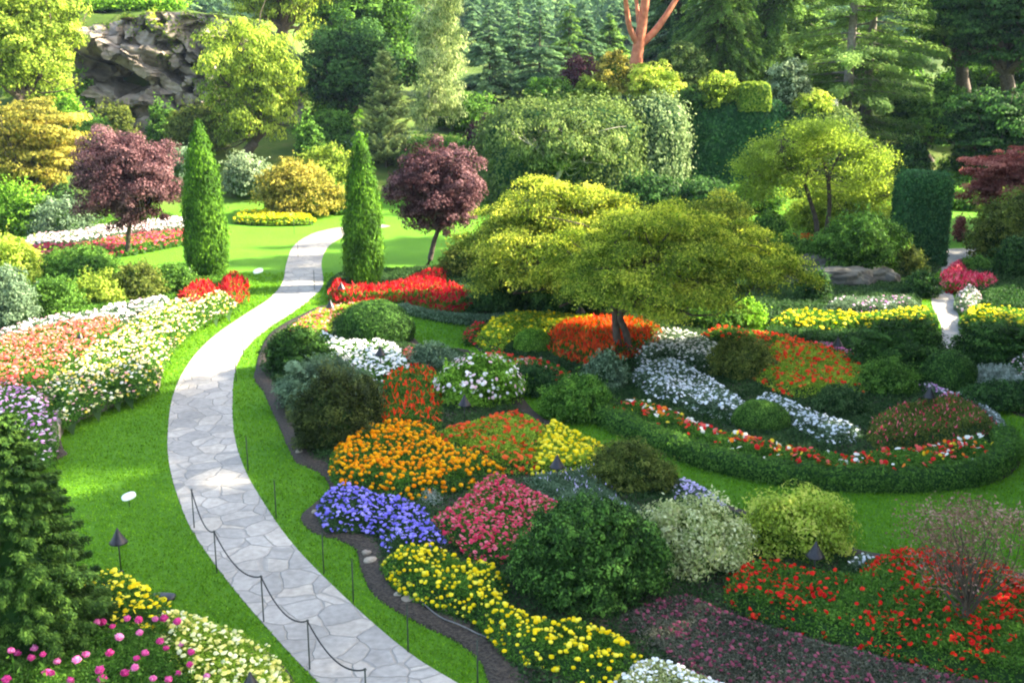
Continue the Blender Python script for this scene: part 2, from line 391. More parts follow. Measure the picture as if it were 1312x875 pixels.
# ------------------------------------------------------------------ the ground
def ground_mat():
    m, nt, out = node_mat('mown grass and wooded slope')
    g = nt.nodes.new('ShaderNodeNewGeometry')
    def noise(scale, detail, rough=0.6):
        n = nt.nodes.new('ShaderNodeTexNoise'); n.inputs['Scale'].default_value = scale; n.inputs['Detail'].default_value = detail; n.inputs['Roughness'].default_value = rough
        nt.links.new(g.outputs['Position'], n.inputs['Vector']); return n
    big, fine, blade = noise(0.35, 4), noise(5.0, 6, 0.7), noise(38.0, 3, 0.7)
    r1 = ramp(nt, [(0.32, (0.055, 0.175, 0.010)), (0.52, (0.082, 0.23, 0.013)), (0.72, (0.12, 0.28, 0.020))])
    a = nt.nodes.new('ShaderNodeMath'); a.operation = 'MULTIPLY_ADD'; a.inputs[1].default_value = 0.45
    nt.links.new(fine.outputs['Fac'], a.inputs[0])
    b = nt.nodes.new('ShaderNodeMath'); b.operation = 'MULTIPLY_ADD'; b.inputs[1].default_value = 0.30; b.inputs[2].default_value = 0.0
    nt.links.new(big.outputs['Fac'], b.inputs[0]); 
    c = nt.nodes.new('ShaderNodeMath'); c.operation = 'MULTIPLY_ADD'; c.inputs[1].default_value = 0.26
    nt.links.new(blade.outputs['Fac'], c.inputs[0]); nt.links.new(b.outputs[0], c.inputs[2]); nt.links.new(c.outputs[0], a.inputs[2])
    nt.links.new(a.outputs[0], r1.inputs[0])
    wn_ = noise(0.9, 5, 0.65); wr = nt.nodes.new('ShaderNodeMapRange'); wr.inputs[1].default_value = 0.60; wr.inputs[2].default_value = 0.80; wr.inputs[4].default_value = 0.55
    nt.links.new(wn_.outputs['Fac'], wr.inputs[0])
    wm = nt.nodes.new('ShaderNodeMix'); wm.data_type = 'RGBA'; nt.links.new(wr.outputs[0], wm.inputs['Factor']); nt.links.new(r1.outputs[0], wm.inputs['A']); wm.inputs['B'].default_value = (0.15, 0.20, 0.035, 1)
    r2 = ramp(nt, [(0.3, (0.04, 0.08, 0.015)), (0.5, (0.075, 0.13, 0.02)), (0.7, (0.12, 0.13, 0.04))])
    nt.links.new(noise(0.6, 8, 0.7).outputs['Fac'], r2.inputs[0])
    sx = nt.nodes.new('ShaderNodeSeparateXYZ'); nt.links.new(g.outputs['Position'], sx.inputs[0])
    mr = nt.nodes.new('ShaderNodeMapRange'); mr.inputs[1].default_value = 0.15; mr.inputs[2].default_value = 0.9
    nt.links.new(sx.outputs['Z'], mr.inputs[0])
    mx = nt.nodes.new('ShaderNodeMix'); mx.data_type = 'RGBA'
    nt.links.new(mr.outputs[0], mx.inputs['Factor']); nt.links.new(wm.outputs['Result'], mx.inputs['A']); nt.links.new(r2.outputs[0], mx.inputs['B'])
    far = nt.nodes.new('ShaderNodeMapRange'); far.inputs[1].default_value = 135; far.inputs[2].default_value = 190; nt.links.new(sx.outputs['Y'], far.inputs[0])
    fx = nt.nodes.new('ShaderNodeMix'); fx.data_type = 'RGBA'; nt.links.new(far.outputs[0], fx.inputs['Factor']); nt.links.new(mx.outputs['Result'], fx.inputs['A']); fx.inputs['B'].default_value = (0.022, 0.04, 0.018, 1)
    pb = nt.nodes.new('ShaderNodeBsdfPrincipled'); pb.inputs['Roughness'].default_value = 0.8; pb.inputs['Specular IOR Level'].default_value = 0.15
    nt.links.new(fx.outputs['Result'], pb.inputs['Base Color'])
    bp = nt.nodes.new('ShaderNodeBump'); bp.inputs['Strength'].default_value = 0.9; bp.inputs['Distance'].default_value = 0.05
    nt.links.new(blade.outputs['Fac'], bp.inputs['Height']); nt.links.new(bp.outputs[0], pb.inputs['Normal'])
    nt.links.new(pb.outputs[0], out.inputs['Surface'])
    return m
xs = np.unique(np.concatenate([np.linspace(-1600, -80, 30), np.arange(-80, 80.1, 1.0), np.linspace(80, 1600, 30)]))
ys = np.unique(np.concatenate([np.linspace(-200, 0, 8), np.arange(0, 150.1, 1.0), np.linspace(150, 2200, 60)]))
X, Y_ = np.meshgrid(xs, ys)
Z = terrain(X, Y_)
nx, ny = len(xs), len(ys)
ii, jj = np.meshgrid(np.arange(nx - 1), np.arange(ny - 1))
q = (jj * nx + ii).ravel()
mb = MB(); mb.add(np.stack([X.ravel(), Y_.ravel(), Z.ravel()], 1), np.stack([q, q + 1, q + nx + 1, q + nx], 1), smooth=True)
struct(mb.build('ground', ground_mat()), 'mown green lawn rising into wooded slopes', 'lawn')

# flagstone paths
def path_mat():
    m, nt, out = node_mat('irregular pale flagstones')
    g = nt.nodes.new('ShaderNodeNewGeometry')
    wob = nt.nodes.new('ShaderNodeTexNoise'); wob.inputs['Scale'].default_value = 1.2; wob.inputs['Detail'].default_value = 4
    nt.links.new(g.outputs['Position'], wob.inputs['Vector'])
    vm = nt.nodes.new('ShaderNodeVectorMath'); vm.operation = 'MULTIPLY_ADD'
    nt.links.new(wob.outputs['Color'], vm.inputs[0]); vm.inputs[1].default_value = (0.35, 0.35, 0.0); nt.links.new(g.outputs['Position'], vm.inputs[2])
    fl = nt.nodes.new('ShaderNodeVectorMath'); fl.operation = 'MULTIPLY'; fl.inputs[1].default_value = (1, 1, 0); nt.links.new(vm.outputs[0], fl.inputs[0])
    def vor(feature):
        v = nt.nodes.new('ShaderNodeTexVoronoi'); v.feature = feature; v.inputs['Scale'].default_value = 1.55
        v.inputs['Randomness'].default_value = 0.95
        nt.links.new(fl.outputs[0], v.inputs['Vector']); return v
    ve, vc = vor('DISTANCE_TO_EDGE'), vor('F1')
    bw = nt.nodes.new('ShaderNodeRGBToBW'); nt.links.new(vc.outputs['Color'], bw.inputs[0])
    rp = ramp(nt, [(0.12, (0.27, 0.265, 0.258)), (0.5, (0.36, 0.348, 0.33)), (0.88, (0.455, 0.42, 0.375))])
    nt.links.new(bw.outputs[0], rp.inputs[0])
    nz = nt.nodes.new('ShaderNodeTexNoise'); nz.inputs['Scale'].default_value = 7; nz.inputs['Detail'].default_value = 8
    nt.links.new(g.outputs['Position'], nz.inputs['Vector'])
    mr = nt.nodes.new('ShaderNodeMapRange'); mr.inputs[1].default_value = 0.25; mr.inputs[2].default_value = 0.8; mr.inputs[3].default_value = 0.72; mr.inputs[4].default_value = 1.15
    nt.links.new(nz.outputs['Fac'], mr.inputs[0])
    dn = nt.nodes.new('ShaderNodeTexNoise'); dn.inputs['Scale'].default_value = 0.8; dn.inputs['Detail'].default_value = 6; nt.links.new(g.outputs['Position'], dn.inputs['Vector'])
    dr = ramp(nt, [(0.35, (0.82, 0.80, 0.76)), (0.65, (1.08, 1.05, 1.0))]); nt.links.new(dn.outputs['Fac'], dr.inputs[0])
    mu0 = nt.nodes.new('ShaderNodeMix'); mu0.data_type = 'RGBA'; mu0.blend_type = 'MULTIPLY'; mu0.inputs['Factor'].default_value = 1
    nt.links.new(rp.outputs[0], mu0.inputs['A']); nt.links.new(dr.outputs[0], mu0.inputs['B'])
    mu = nt.nodes.new('ShaderNodeMix'); mu.data_type = 'RGBA'; mu.blend_type = 'MULTIPLY'; mu.inputs['Factor'].default_value = 1
    nt.links.new(mu0.outputs['Result'], mu.inputs['A']); nt.links.new(mr.outputs[0], mu.inputs['B'])
    je = nt.nodes.new('ShaderNodeMapRange'); je.inputs[1].default_value = 0.004; je.inputs[2].default_value = 0.034
    nt.links.new(ve.outputs['Distance'], je.inputs[0])
    mx = nt.nodes.new('ShaderNodeMix'); mx.data_type = 'RGBA'
    nt.links.new(je.outputs[0], mx.inputs['Factor']); mx.inputs['A'].default_value = (0.25, 0.235, 0.21, 1); nt.links.new(mu.outputs['Result'], mx.inputs['B'])
    pb = nt.nodes.new('ShaderNodeBsdfPrincipled'); pb.inputs['Roughness'].default_value = 0.75; pb.inputs['Specular IOR Level'].default_value = 0.25
    nt.links.new(mx.outputs['Result'], pb.inputs['Base Color'])
    bp = nt.nodes.new('ShaderNodeBump'); bp.inputs['Distance'].default_value = 0.02; nt.links.new(je.outputs[0], bp.inputs['Height']); nt.links.new(bp.outputs[0], pb.inputs['Normal'])
    nt.links.new(pb.outputs[0], out.inputs['Surface'])
    return m
def catmull(pts, k=8):
    pts = np.asarray(pts, float); o = []
    n = len(pts)
    for i in range(n - 1):
        p0, p1, p2, p3 = pts[max(i - 1, 0)], pts[i], pts[i + 1], pts[min(i + 2, n - 1)]
        for t in np.linspace(0, 1, k, endpoint=False):
            o.append(0.5 * ((2 * p1) + (-p0 + p2) * t + (2 * p0 - 5 * p1 + 4 * p2 - p3) * t * t + (-p0 + 3 * p1 - 3 * p2 + p3) * t ** 3))
    o.append(pts[-1]); return np.array(o)
pm = path_mat()
def path(name, lr, label):
    l = catmull([G(a, b) for (a, b), _ in lr]); r = catmull([G(a, b) for _, (a, b) in lr])
    l[:, 2] = r[:, 2] = 0.02
    n = len(l); k = 7
    g = np.stack([l + (r - l) * t for t in np.linspace(0, 1, k)], 1)
    vv = np.concatenate([np.concatenate([g[:, :1] - [[[0, 0, 0.06]]], g, g[:, -1:] - [[[0, 0, 0.06]]]], 1)]).reshape(-1, 3); k += 2
    ff = [(i * k + j, i * k + j + 1, (i + 1) * k + j + 1, (i + 1) * k + j) for i in range(n - 1) for j in range(k - 1)]
    mb = MB(); mb.add(vv, ff)
    return struct(mb.build(name, pm), label, 'path'), l, r
MAIN = [((500, 960), (745, 975)), ((408, 875), (600, 884)), ((343, 806), (526, 838)), ((284, 735), (453, 776)), ((244, 676), (380, 703)), ((225, 628), (340, 648)), ((216, 589), (313, 600)), ((215, 554), (300, 556)), ((220, 514), (298, 510)), ((232, 482), (302, 474)), ((254, 450), (316, 446)), ((282, 425), (345, 420)), ((316, 402), (376, 400)), ((346, 382), (402, 380)), ((362, 362), (414, 364)), ((367, 338), (412, 336)), ((376, 316), (420, 317)), ((396, 302), (437, 305)), ((418, 295), (455, 299)), ((445, 290.5), (475, 294.5)), ((480, 286.5), (500, 290))]
_, PL, PR = path('garden_path', MAIN, 'pale flagstone path curving through the lawn')
_, SL_, SR_ = path('side_path', [((1210, 460), (1255, 460)), ((1205, 440), (1246, 440)), ((1206, 420), (1233, 420)), ((1193, 388), (1223, 385)), ((1200, 370), (1221, 371)), ((1206, 350), (1230, 350)), ((1205, 335), (1242, 335)), ((1203, 327), (1250, 327)), ((1180, 321), (1250, 318))], 'narrow pale path winding past the clipped pillar')

soil_m = solid_mat('dark garden soil', (0.010, 0.007, 0.005), (0.075, 0.056, 0.040), 16, bump=0.08, detail=10)
def px_poly(pts, h=0.0, k=4): 
    w = np.array([G(a, b, h)[:2] for a, b in pts]); w = np.vstack([w, w[:1]])
    return catmull(w, k)[:-1]
def soil(name, poly, cell=0.5):
    """a planting bed: dark soil heaped a little above the lawn"""
    lo, hi = poly.min(0) - cell, poly.max(0) + cell
    gx, gy = np.arange(lo[0], hi[0] + cell, cell), np.arange(lo[1], hi[1] + cell, cell)
    A, B = np.meshgrid(gx, gy); ins = inside(A, B, poly); d = seg_dist(A, B, poly)
    z = np.where(ins, 0.05 + 0.13 * sstep(d / 1.0) + 0.03 * wav(A * 4, B * 4), 0.0)
    mb = MB()
    n = len(poly)
    c = poly.mean(0)
    # skirt ring that follows the outline, then the inside grid
    nrm = []
    for i in range(n):
        t = poly[(i + 1) % n] - poly[i - 1]; t /= np.linalg.norm(t) + 1e-9; nrm.append((-t[1], t[0]))
    nrm = np.array(nrm)
    area = 0.5 * np.sum(poly[:, 0] * np.roll(poly[:, 1], -1) - np.roll(poly[:, 0], -1) * poly[:, 1])
    if area < 0: nrm = -nrm
    ring = [np.column_stack([poly - nrm * 0.04, np.full(n, -0.03)]), np.column_stack([poly, np.full(n, 0.05)]), np.column_stack([poly + nrm * 0.35, np.full(n, 0.10)]), np.column_stack([poly + nrm * 0.9, np.full(n, 0.10)])]
    vv = np.concatenate(ring)
    ff = [(k * n + i, k * n + (i + 1) % n, (k + 1) * n + (i + 1) % n, (k + 1) * n + i) for k in range(3) for i in range(n)]
    mb.add(vv, ff, smooth=True)
    nxx = len(gx); I, J = np.meshgrid(np.arange(nxx - 1), np.arange(len(gy) - 1)); q = (J * nxx + I).ravel()
    ok = (ins & (d > 0.3)).ravel()
    F4 = np.stack([q, q + 1, q + nxx + 1, q + nxx], 1)
    F4 = F4[ok[F4].all(1)]
    mb.add(np.stack([A.ravel(), B.ravel(), z.ravel()], 1), F4, smooth=True)
    return struct(mb.build(name, soil_m), None, None)
BED_A = [(300, 470), (322, 446), (350, 425), (385, 405), (420, 392), (470, 398), (520, 425), (545, 445), (600, 450), (640, 478), (665, 505), (690, 533), (740, 556), (790, 580), (860, 612), (930, 648), (1000, 668), (1080, 700), (1130, 712), (1200, 715), (1330, 742), (1480, 790), (1500, 960), (760, 960), (640, 890), (618, 850), (585, 822), (526, 793), (482, 764), (464, 732), (458, 706), (440, 694), (402, 682), (386, 664), (402, 648), (421, 630), (420, 616), (403, 602), (378, 590), (360, 550), (346, 520), (338, 502), (326, 486)]
BED_A[0:2] = [(328, 474), (334, 449)]
soil('soil', px_poly(BED_A))
BED_B = [(594, 425), (612, 448), (650, 482), (700, 508), (770, 541), (840, 574), (910, 600), (980, 617), (1073, 629), (1166, 631), (1255, 623), (1296, 606), (1308, 585), (1300, 560), (1270, 530), (1230, 510), (1180, 490), (1130, 470), (1040, 440), (900, 412), (760, 400), (640, 404)]
soil('soil', px_poly(BED_B))
BED_C = [(316, 384), (260, 412), (222, 446), (203, 476), (196, 500), (160, 508), (104, 530), (74, 548), (80, 575), (70, 590), (-120, 640), (-330, 500), (-260, 440), (0, 415), (120, 395), (200, 375), (240, 355), (300, 352), (318, 368)]
soil('soil', px_poly(BED_C))
BED_D = [(20, 333), (120, 326), (180, 318), (240, 308), (240, 285), (180, 272), (0, 272), (-90, 290), (-90, 330)]
soil('soil', px_poly(BED_D))
BED_E = [(418, 372), (440, 384), (520, 392), (600, 404), (660, 412), (760, 402), (900, 410), (985, 418), (1120, 452), (1180, 470), (1196, 440), (1186, 412), (1180, 388), (1190, 365), (1192, 322), (1000, 310), (700, 320), (560, 345), (480, 350), (430, 356)]
soil('soil', px_poly(BED_E))
BED_F = [(1254, 440), (1240, 420), (1232, 390), (1232, 372), (1246, 350), (1330, 350), (1460, 380), (1460, 520), (1330, 535), (1290, 525), (1250, 505), (1190, 492)]
soil('soil', px_poly(BED_F))
BED_G = [(102, 740), (165, 744), (216, 784), (296, 810), (356, 848), (382, 888), (405, 960), (-200, 960), (-260, 840), (-60, 800), (20, 815), (90, 800)]
soil('soil', px_poly(BED_G))

# ------------------------------------------------------------------ plant builders
def unit(n, zmin=-1.0):
    d = rng.normal(size=(int(n * 2.2 / (1 - zmin) * 2) + 20, 3)); d /= np.linalg.norm(d, axis=1, keepdims=True)
    d = d[d[:, 2] > zmin]
    while len(d) < n: d = np.concatenate([d, d])
    return d[:n]
def ell_area(r):
    p = 1.6075; a, b, c = r
    return 4 * math.pi * (((a * b) ** p + (a * c) ** p + (b * c) ** p) / 3) ** (1 / p)
def shell(mb, c, r, cover, ln, wd, mat=0, zmin=-0.35, clump=None, flat=1.0, jit=0.04, up=0.25, rnd=0.55, spread=0.16, tan=None, v0=0.5, vs=0.22, vl=0.24, hollow=1.0):
    """leaves over an ellipsoid: gathered in clumps when clump (metres) is given"""
    c = np.asarray(c, float); r = np.asarray(r, float)
    area = ell_area(r) * (1 - zmin) / 2 * hollow
    n = max(20, int(cover * area / (0.5 * ln * wd)))
    if clump is None:
        d = unit(n, zmin)
        rr = 1 + rng.normal(size=n) * jit + 0.05 * wav(d[:, 0] * 6 + c[0], d[:, 1] * 6 + d[:, 2] * 5)
        p = c + d * r * rr[:, None]
        nn = d / r; nn /= np.linalg.norm(nn, axis=1, keepdims=True)
        val = v0 + vs * wav(d[:, 0] * 9 + c[1], d[:, 1] * 9 + d[:, 2] * 8) + rng.normal(size=n) * vl
    else:
        k = max(4, int(1.5 * area / (math.pi * clump * clump)))
        cd = unit(k, zmin)
        cr = 1 - np.abs(rng.normal(size=k)) * spread
        cc = c + cd * r * cr[:, None]
        cv = v0 + rng.normal(size=k) * vs
        idx = rng.integers(0, k, n)
        off = unit(n, -0.45) * (1 - 0.45 * rng.uniform(size=n) ** 2)[:, None] + cd[idx] * 0.25; off[:, 2] *= 0.8 * flat
        p = cc[idx] + off * clump * (rng.uniform(0.55, 1.35, k)[idx])[:, None]
        nn = off * 1.0 + cd[idx] * 0.35
        rnd = rnd * 0.75
        val = cv[idx] + rng.normal(size=n) * vl
    nn = nn + np.array([0, 0, up]) + rng.normal(size=(n, 3)) * rnd
    mb.cards(p, nn, ln, wd, mat, np.clip(val, 0, 1), tan)
def spot(x0, x1, yt, yb, Y=None, ryk=0.85):
    """pixel box of a plant standing on the ground -> centre on the ground, radii, top height"""
    xc = (x0 + x1) / 2
    if Y is None:
        Yf = G(xc, yb)[1]; rx = (x1 - x0) / 2 * depth(Yf) / F; Yc = Yf + rx * ryk * 0.9
    else:
        Yc = Y; rx = (x1 - x0) / 2 * depth(Y, 3) / F
    t = P(xc, yt, Yc)
    zb = float(terrain(t[0], Yc))
    return np.array([t[0], Yc, zb]), rx, rx * ryk, t[2] - zb
def shrub(name, label, cat, box, leaf, px=3.4, style='clump', cover=1.6, group=None, Y=None, clump=None, flowers=None, ryk=0.85, asp=0.55, core='dark', lumps=0, squash=0.30, **kw):
    b, rx, ry, h = spot(*box, Y=Y, ryk=ryk)
    h = max(h, 0.25)
    ln = max(0.045, LEAF * px / ppm(b[1])); wd = ln * asp
    mb = MB()
    c = b + np.array([0, 0, h * squash]); r = np.array([rx, ry, h * (1 - squash)])
    cm = L[core]
    if style == 'tight':
        mb.blob(c, r * 0.95, 1, 0.35, jag=0.03, seed=b[0], flat=b[2] - 0.05)
        shell(mb, c, r, cover, ln, wd, 0, zmin=-0.45, rnd=0.45, jit=0.025, **kw)
    elif style == 'spray':
        mb.blob(c, r * 0.60, 1, 0.35, jag=0.10, seed=b[0], flat=b[2] - 0.05)
        shell(mb, c, r * 0.80, cover * 0.8, ln, wd, 0, zmin=-0.4, jit=0.08, rnd=0.9, v0=0.3)
        # horizontal feathery branches pointing outwards and a little up
        area = ell_area(r) * 0.65; n = int(cover * area / (0.5 * ln * wd))
        k = max(12, int(area / (0.10 * rx * rx)))
        cd = unit(k, -0.35); rr = rng.uniform(0.72, 1.10, k); cv = 0.5 + rng.normal(size=k) * 0.2
        idx = rng.integers(0, k, n); s = rng.uniform(0.62, 1.0, n)
        out = cd[idx] * r; side = np.cross(out, [0, 0, 1.0]); side /= (np.linalg.norm(side, axis=1, keepdims=True) + 1e-6)
        p = c + out * (rr[idx] * s)[:, None] + side * (rng.normal(size=n) * 0.13 * rx)[:, None] + rng.normal(size=(n, 3)) * [0, 0, 0.035 * h]
        t = out / np.linalg.norm(out, axis=1, keepdims=True) + rng.normal(size=(n, 3)) * 0.35; t[:, 2] += 0.15
        nn = cd[idx] * 0.6 + [0, 0, 0.8] + rng.normal(size=(n, 3)) * 0.35
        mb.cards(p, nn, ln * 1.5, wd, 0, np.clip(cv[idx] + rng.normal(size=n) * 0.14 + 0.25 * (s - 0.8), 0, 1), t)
    else:
        cl = clump or max(0.12, 0.15 * min(rx, h))
        mb.blob(c, r * 0.56, 1, 0.35, jag=0.14, seed=b[0], flat=b[2] - 0.05)
        shell(mb, c, r * 0.76, cover * 0.8, ln, wd, 0, zmin=-0.4, jit=0.10, rnd=0.9, v0=0.35)
        nl = lumps or 9
        shell(mb, c, r * 0.94, cover * 0.5, ln, wd, 0, zmin=-0.4, clump=cl, **kw)
        for d in unit(nl, -0.25):
            lr = r * rng.uniform(0.26, 0.46); lc = c + d * (r - lr) * rng.uniform(0.95, 1.12)
            shell(mb, lc, lr, cover * 0.62, ln, wd, 0, zmin=-0.5, clump=cl, v0=0.5 + rng.normal() * 0.10, **kw)
        # stray shoots breaking the outline
        for d in unit(26, 0.0):
            k_ = rng.integers(8, 16); q_ = c + d * r * np.linspace(0.9, rng.uniform(1.1, 1.28), k_)[:, None] + rng.normal(size=(k_, 3)) * ln * 0.5
            mb.cards(q_, rng.normal(size=(k_, 3)), ln, wd, 0, rng.uniform(0.4, 0.95, k_), d + rng.normal(size=(k_, 3)) * 0.6)
    mats = [L[leaf], cm]
    if flowers is None:
        o = mb.build(name, mats, None, b); tag(o, label, cat, group); return o
    t = thing(name, label, cat, b, group)
    mb.build('foliage', mats, t, b)
    fm, n, size, zmin = flowers
    fb = MB(); d = unit(n, zmin); p = c + d * r * rng.uniform(0.97, 1.07, n)[:, None]
    fb.discs(p, d + [0, 0, 0.3] + rng.normal(size=(n, 3)) * 0.3, size, 0, rng.uniform(0, 1, n), k=6, dome=0.3)
    tag(fb.build('blossoms', [L[fm]], t, b), kind='stuff')
    return t
def limb(mb, a, b, r0, r1, bend=0.15, k=6, sides=7, mat=0):
    a, b = np.asarray(a, float), np.asarray(b, float)
    t = np.linspace(0, 1, k)[:, None]
    ln = np.linalg.norm(b - a)
    w = np.sin(t * math.pi) * rng.normal(size=(1, 3)) * bend * ln + np.sin(t * 2 * math.pi) * rng.normal(size=(1, 3)) * bend * 0.4 * ln
    mb.tube(a + (b - a) * t + w, r0 + (r1 - r0) * t[:, 0], sides, mat)
    return a + (b - a) * t + w
def broadleaf(name, label, x, Y, crown, leaf, trunk_px=None, barkm=None, px=3.4, cover=1.9, lobes=9, clump=None, group=None, asp=0.6, ryk=0.9, trunk_r=None, base_z=None, droop=False, fill=0.75, lobe_r=0.52, zlow=None, **kw):
    """round or spreading crown of overlapping lobes on a forked trunk"""
    x0, x1, yt, yb = crown
    d = depth(Y, 4); cx = P((x0 + x1) / 2, (yt + yb) / 2, Y)[0]
    rx = (x1 - x0) / 2 * d / F; ry = rx * ryk
    zt, zb = P((x0 + x1) / 2, yt, Y)[2], P((x0 + x1) / 2, yb, Y)[2]
    bx = P(x, 300, Y)[0]; gz = float(terrain(bx, Y)) if base_z is None else base_z
    base = np.array([bx, Y, gz]); zb = max(zb, gz + 0.25)
    c = np.array([cx, Y, (zt + zb) / 2]); r = np.array([rx, ry, (zt - zb) / 2])
    t = thing(name, label, 'tree', base, group)
    ln = max(0.06, LEAF * px / ppm(Y, 4)); wd = ln * asp
    cl = clump or 0.16 * min(rx, r[2] * 1.4)
    cb = MB(); tb = MB()
    tr = trunk_r or max(0.05, 0.035 * (zt - gz))
    fork = base + (np.array([c[0], c[1], zb + (zt - zb) * 0.12]) - base)
    limb(tb, base - [0, 0, 0.2], fork, tr * 1.25, tr * 0.85, 0.03)
    lobes = int(lobes * 1.7)
    ld = unit(lobes, -0.75)
    # spread the lobes evenly
    for _ in range(30):
        df = ld[:, None] - ld[None]; q2 = (df ** 2).sum(2) + np.eye(lobes); ld = ld + 0.02 * (df / q2[:, :, None] ** 1.5).sum(1); ld /= np.linalg.norm(ld, axis=1, keepdims=True)
    tan = np.array([0, 0, -1.0]) if droop else None
    for i in range(lobes):
        lr = r * lobe_r * rng.uniform(0.5, 1.05)
        lc = c + ld[i] * (r - lr) * rng.uniform(0.72, 1.10)
        shell(cb, lc, lr, cover * fill, ln, wd, 0, zmin=-0.7, clump=cl * rng.uniform(0.7, 1.2), spread=0.3, tan=tan, v0=0.5 + rng.normal() * 0.12, **kw)
        q = limb(tb, fork, lc, tr * 0.5, tr * 0.1, 0.08, sides=6)
        for s in range(3): limb(tb, q[rng.integers(2, 5)], lc + rng.normal(size=3) * lr * 0.7, tr * 0.16, tr * 0.04, 0.1, sides=4)
    shell(cb, c, r * 0.60, cover * 0.5, ln, wd, 0, zmin=-1, clump=cl, spread=0.6, tan=tan, **kw)
    tb.build('trunk', [barkm or bark], t, base)
    cb.build('crown', [L[leaf]], t, base)
    return t
def conifer_mesh(h, r, leaf_ln, n_lev, per, droop=0.15, taper=0.85, z0=0.06, cover=1.0, asp=0.42, zj=0.7, hang=0.0, gap=1.0, top=0.05, val=0.5, upcurve=0.0, spray_w=0.16, vs=0.15):
    """whorls of branches, each one a flat feather of needle sprays; returns trunk and crown collectors at the origin"""
    tb, cb = MB(), MB()
    limb(tb, (0, 0, -0.3), (0, 0, h * 0.97), max(0.06, h * 0.017), 0.02, 0.004, k=8)
    for i in range(n_lev):
        t = (i + rng.uniform(0, 0.8)) / n_lev
        z = h * (z0 + (0.985 - z0) * t)
        L0 = r * ((1 - t) ** taper * (1 - top) + top)
        for j in range(per):
            if rng.uniform() > gap: continue
            az = j * 2 * math.pi / per + i * 2.4 + rng.normal() * 0.35
            ln = L0 * rng.uniform(0.6, 1.18)
            z = min(h * 0.985, h * (z0 + (0.985 - z0) * t) + rng.normal() * zj * h * (0.985 - z0) / n_lev)
            o = np.array([math.cos(az), math.sin(az), 0.0]); sd_ = np.array([-o[1], o[0], 0.0])
            w = max(spray_w * ln, leaf_ln * 0.8)
            n = max(4, int(cover * ln * w * 2.2 / (0.5 * leaf_ln * leaf_ln * asp)))
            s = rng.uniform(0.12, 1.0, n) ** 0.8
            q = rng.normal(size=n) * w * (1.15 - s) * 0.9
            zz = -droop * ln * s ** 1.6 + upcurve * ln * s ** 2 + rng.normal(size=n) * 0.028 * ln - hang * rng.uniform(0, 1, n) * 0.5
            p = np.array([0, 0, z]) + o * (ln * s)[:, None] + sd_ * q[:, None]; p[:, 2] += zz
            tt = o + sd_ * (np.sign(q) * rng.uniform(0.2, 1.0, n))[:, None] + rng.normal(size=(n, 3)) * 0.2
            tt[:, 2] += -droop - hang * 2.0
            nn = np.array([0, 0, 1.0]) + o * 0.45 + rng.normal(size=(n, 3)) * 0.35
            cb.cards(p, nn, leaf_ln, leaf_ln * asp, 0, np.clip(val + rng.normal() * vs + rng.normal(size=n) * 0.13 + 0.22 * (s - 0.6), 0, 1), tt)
            if ln > 0.8: tb.tube([(0, 0, z), np.array([0, 0, z - droop * 0.3 * ln]) + o * ln * 0.5, np.array([0, 0, z - droop * 0.8 * ln]) + o * ln * 0.85], [0.012 * ln + 0.01, 0.008 * ln + 0.006, 0.005], 4, cap=False)
    return tb, cb
def conifer(name, label, x, Y, ytop, width, leaf, px=3.6, group=None, barkm=None, base_z=None, lev=None, per=7, **kw):
    top = P(x, ytop, Y); gz = float(terrain(top[0], Y)) if base_z is None else base_z
    h = top[2] - gz; r = width / 2 * depth(Y, 5) / F
    tb, cb = conifer_mesh(h, r, max(0.07, LEAF * px / ppm(Y, 5)), lev or max(10, int(h / (0.30 * max(r, 0.8)))), per, **kw)
    t = thing(name, label, 'tree', (top[0], Y, gz), group)
    tb.build('trunk', [barkm or bark], t); cb.build('crown', [L[leaf]], t)
    t['h'] = h; del t['h']
    return t
def cover_faces(mb, verts, faces, cover, ln, wd, mat=0, jit=0.1, rnd=0.5, up=0.2, hang=0.0, v0=0.5, vs=0.2, vscale=1.0, keep=None):
    """leaves spread over a surface (ivy, clipped hedges)"""
    verts = np.asarray(verts, float); faces = np.asarray(faces, int)
    tri = np.concatenate([faces[:, [0, 1, 2]], faces[:, [0, 2, 3]]]) if faces.shape[1] == 4 else faces
    a, b, c = verts[tri[:, 0]], verts[tri[:, 1]], verts[tri[:, 2]]
    cr = np.cross(b - a, c - a); ar = np.linalg.norm(cr, axis=1) / 2; nr = cr / (2 * ar[:, None] + 1e-9)
    n = int(cover * ar.sum() / (0.5 * ln * wd))
    k = rng.choice(len(tri), n, p=ar / ar.sum())
    u, w = rng.uniform(size=n), rng.uniform(size=n); s = u + w > 1; u[s], w[s] = 1 - u[s], 1 - w[s]
    p = a[k] + (b - a)[k] * u[:, None] + (c - a)[k] * w[:, None]
    if keep is not None:
        m = keep(p); p, k = p[m], k[m]; n = len(p)
    bumpy = wav(p[:, 0] * 1.7 * vscale + p[:, 2], p[:, 1] * 1.7 * vscale + p[:, 2] * 1.9 * vscale)
    p = p + nr[k] * (np.abs(rng.normal(size=n)) * jit + jit * 0.8 * bumpy)[:, None]
    nn = nr[k] + [0, 0, up] + rng.normal(size=(n, 3)) * rnd
    tan = None
    if hang: tan = np.array([0, 0, -1.0]) * hang + rng.normal(size=(n, 3)) * 0.5
    mb.cards(p, nn, ln, wd, mat, np.clip(v0 + vs * bumpy + rng.normal(size=n) * 0.16, 0, 1), tan)
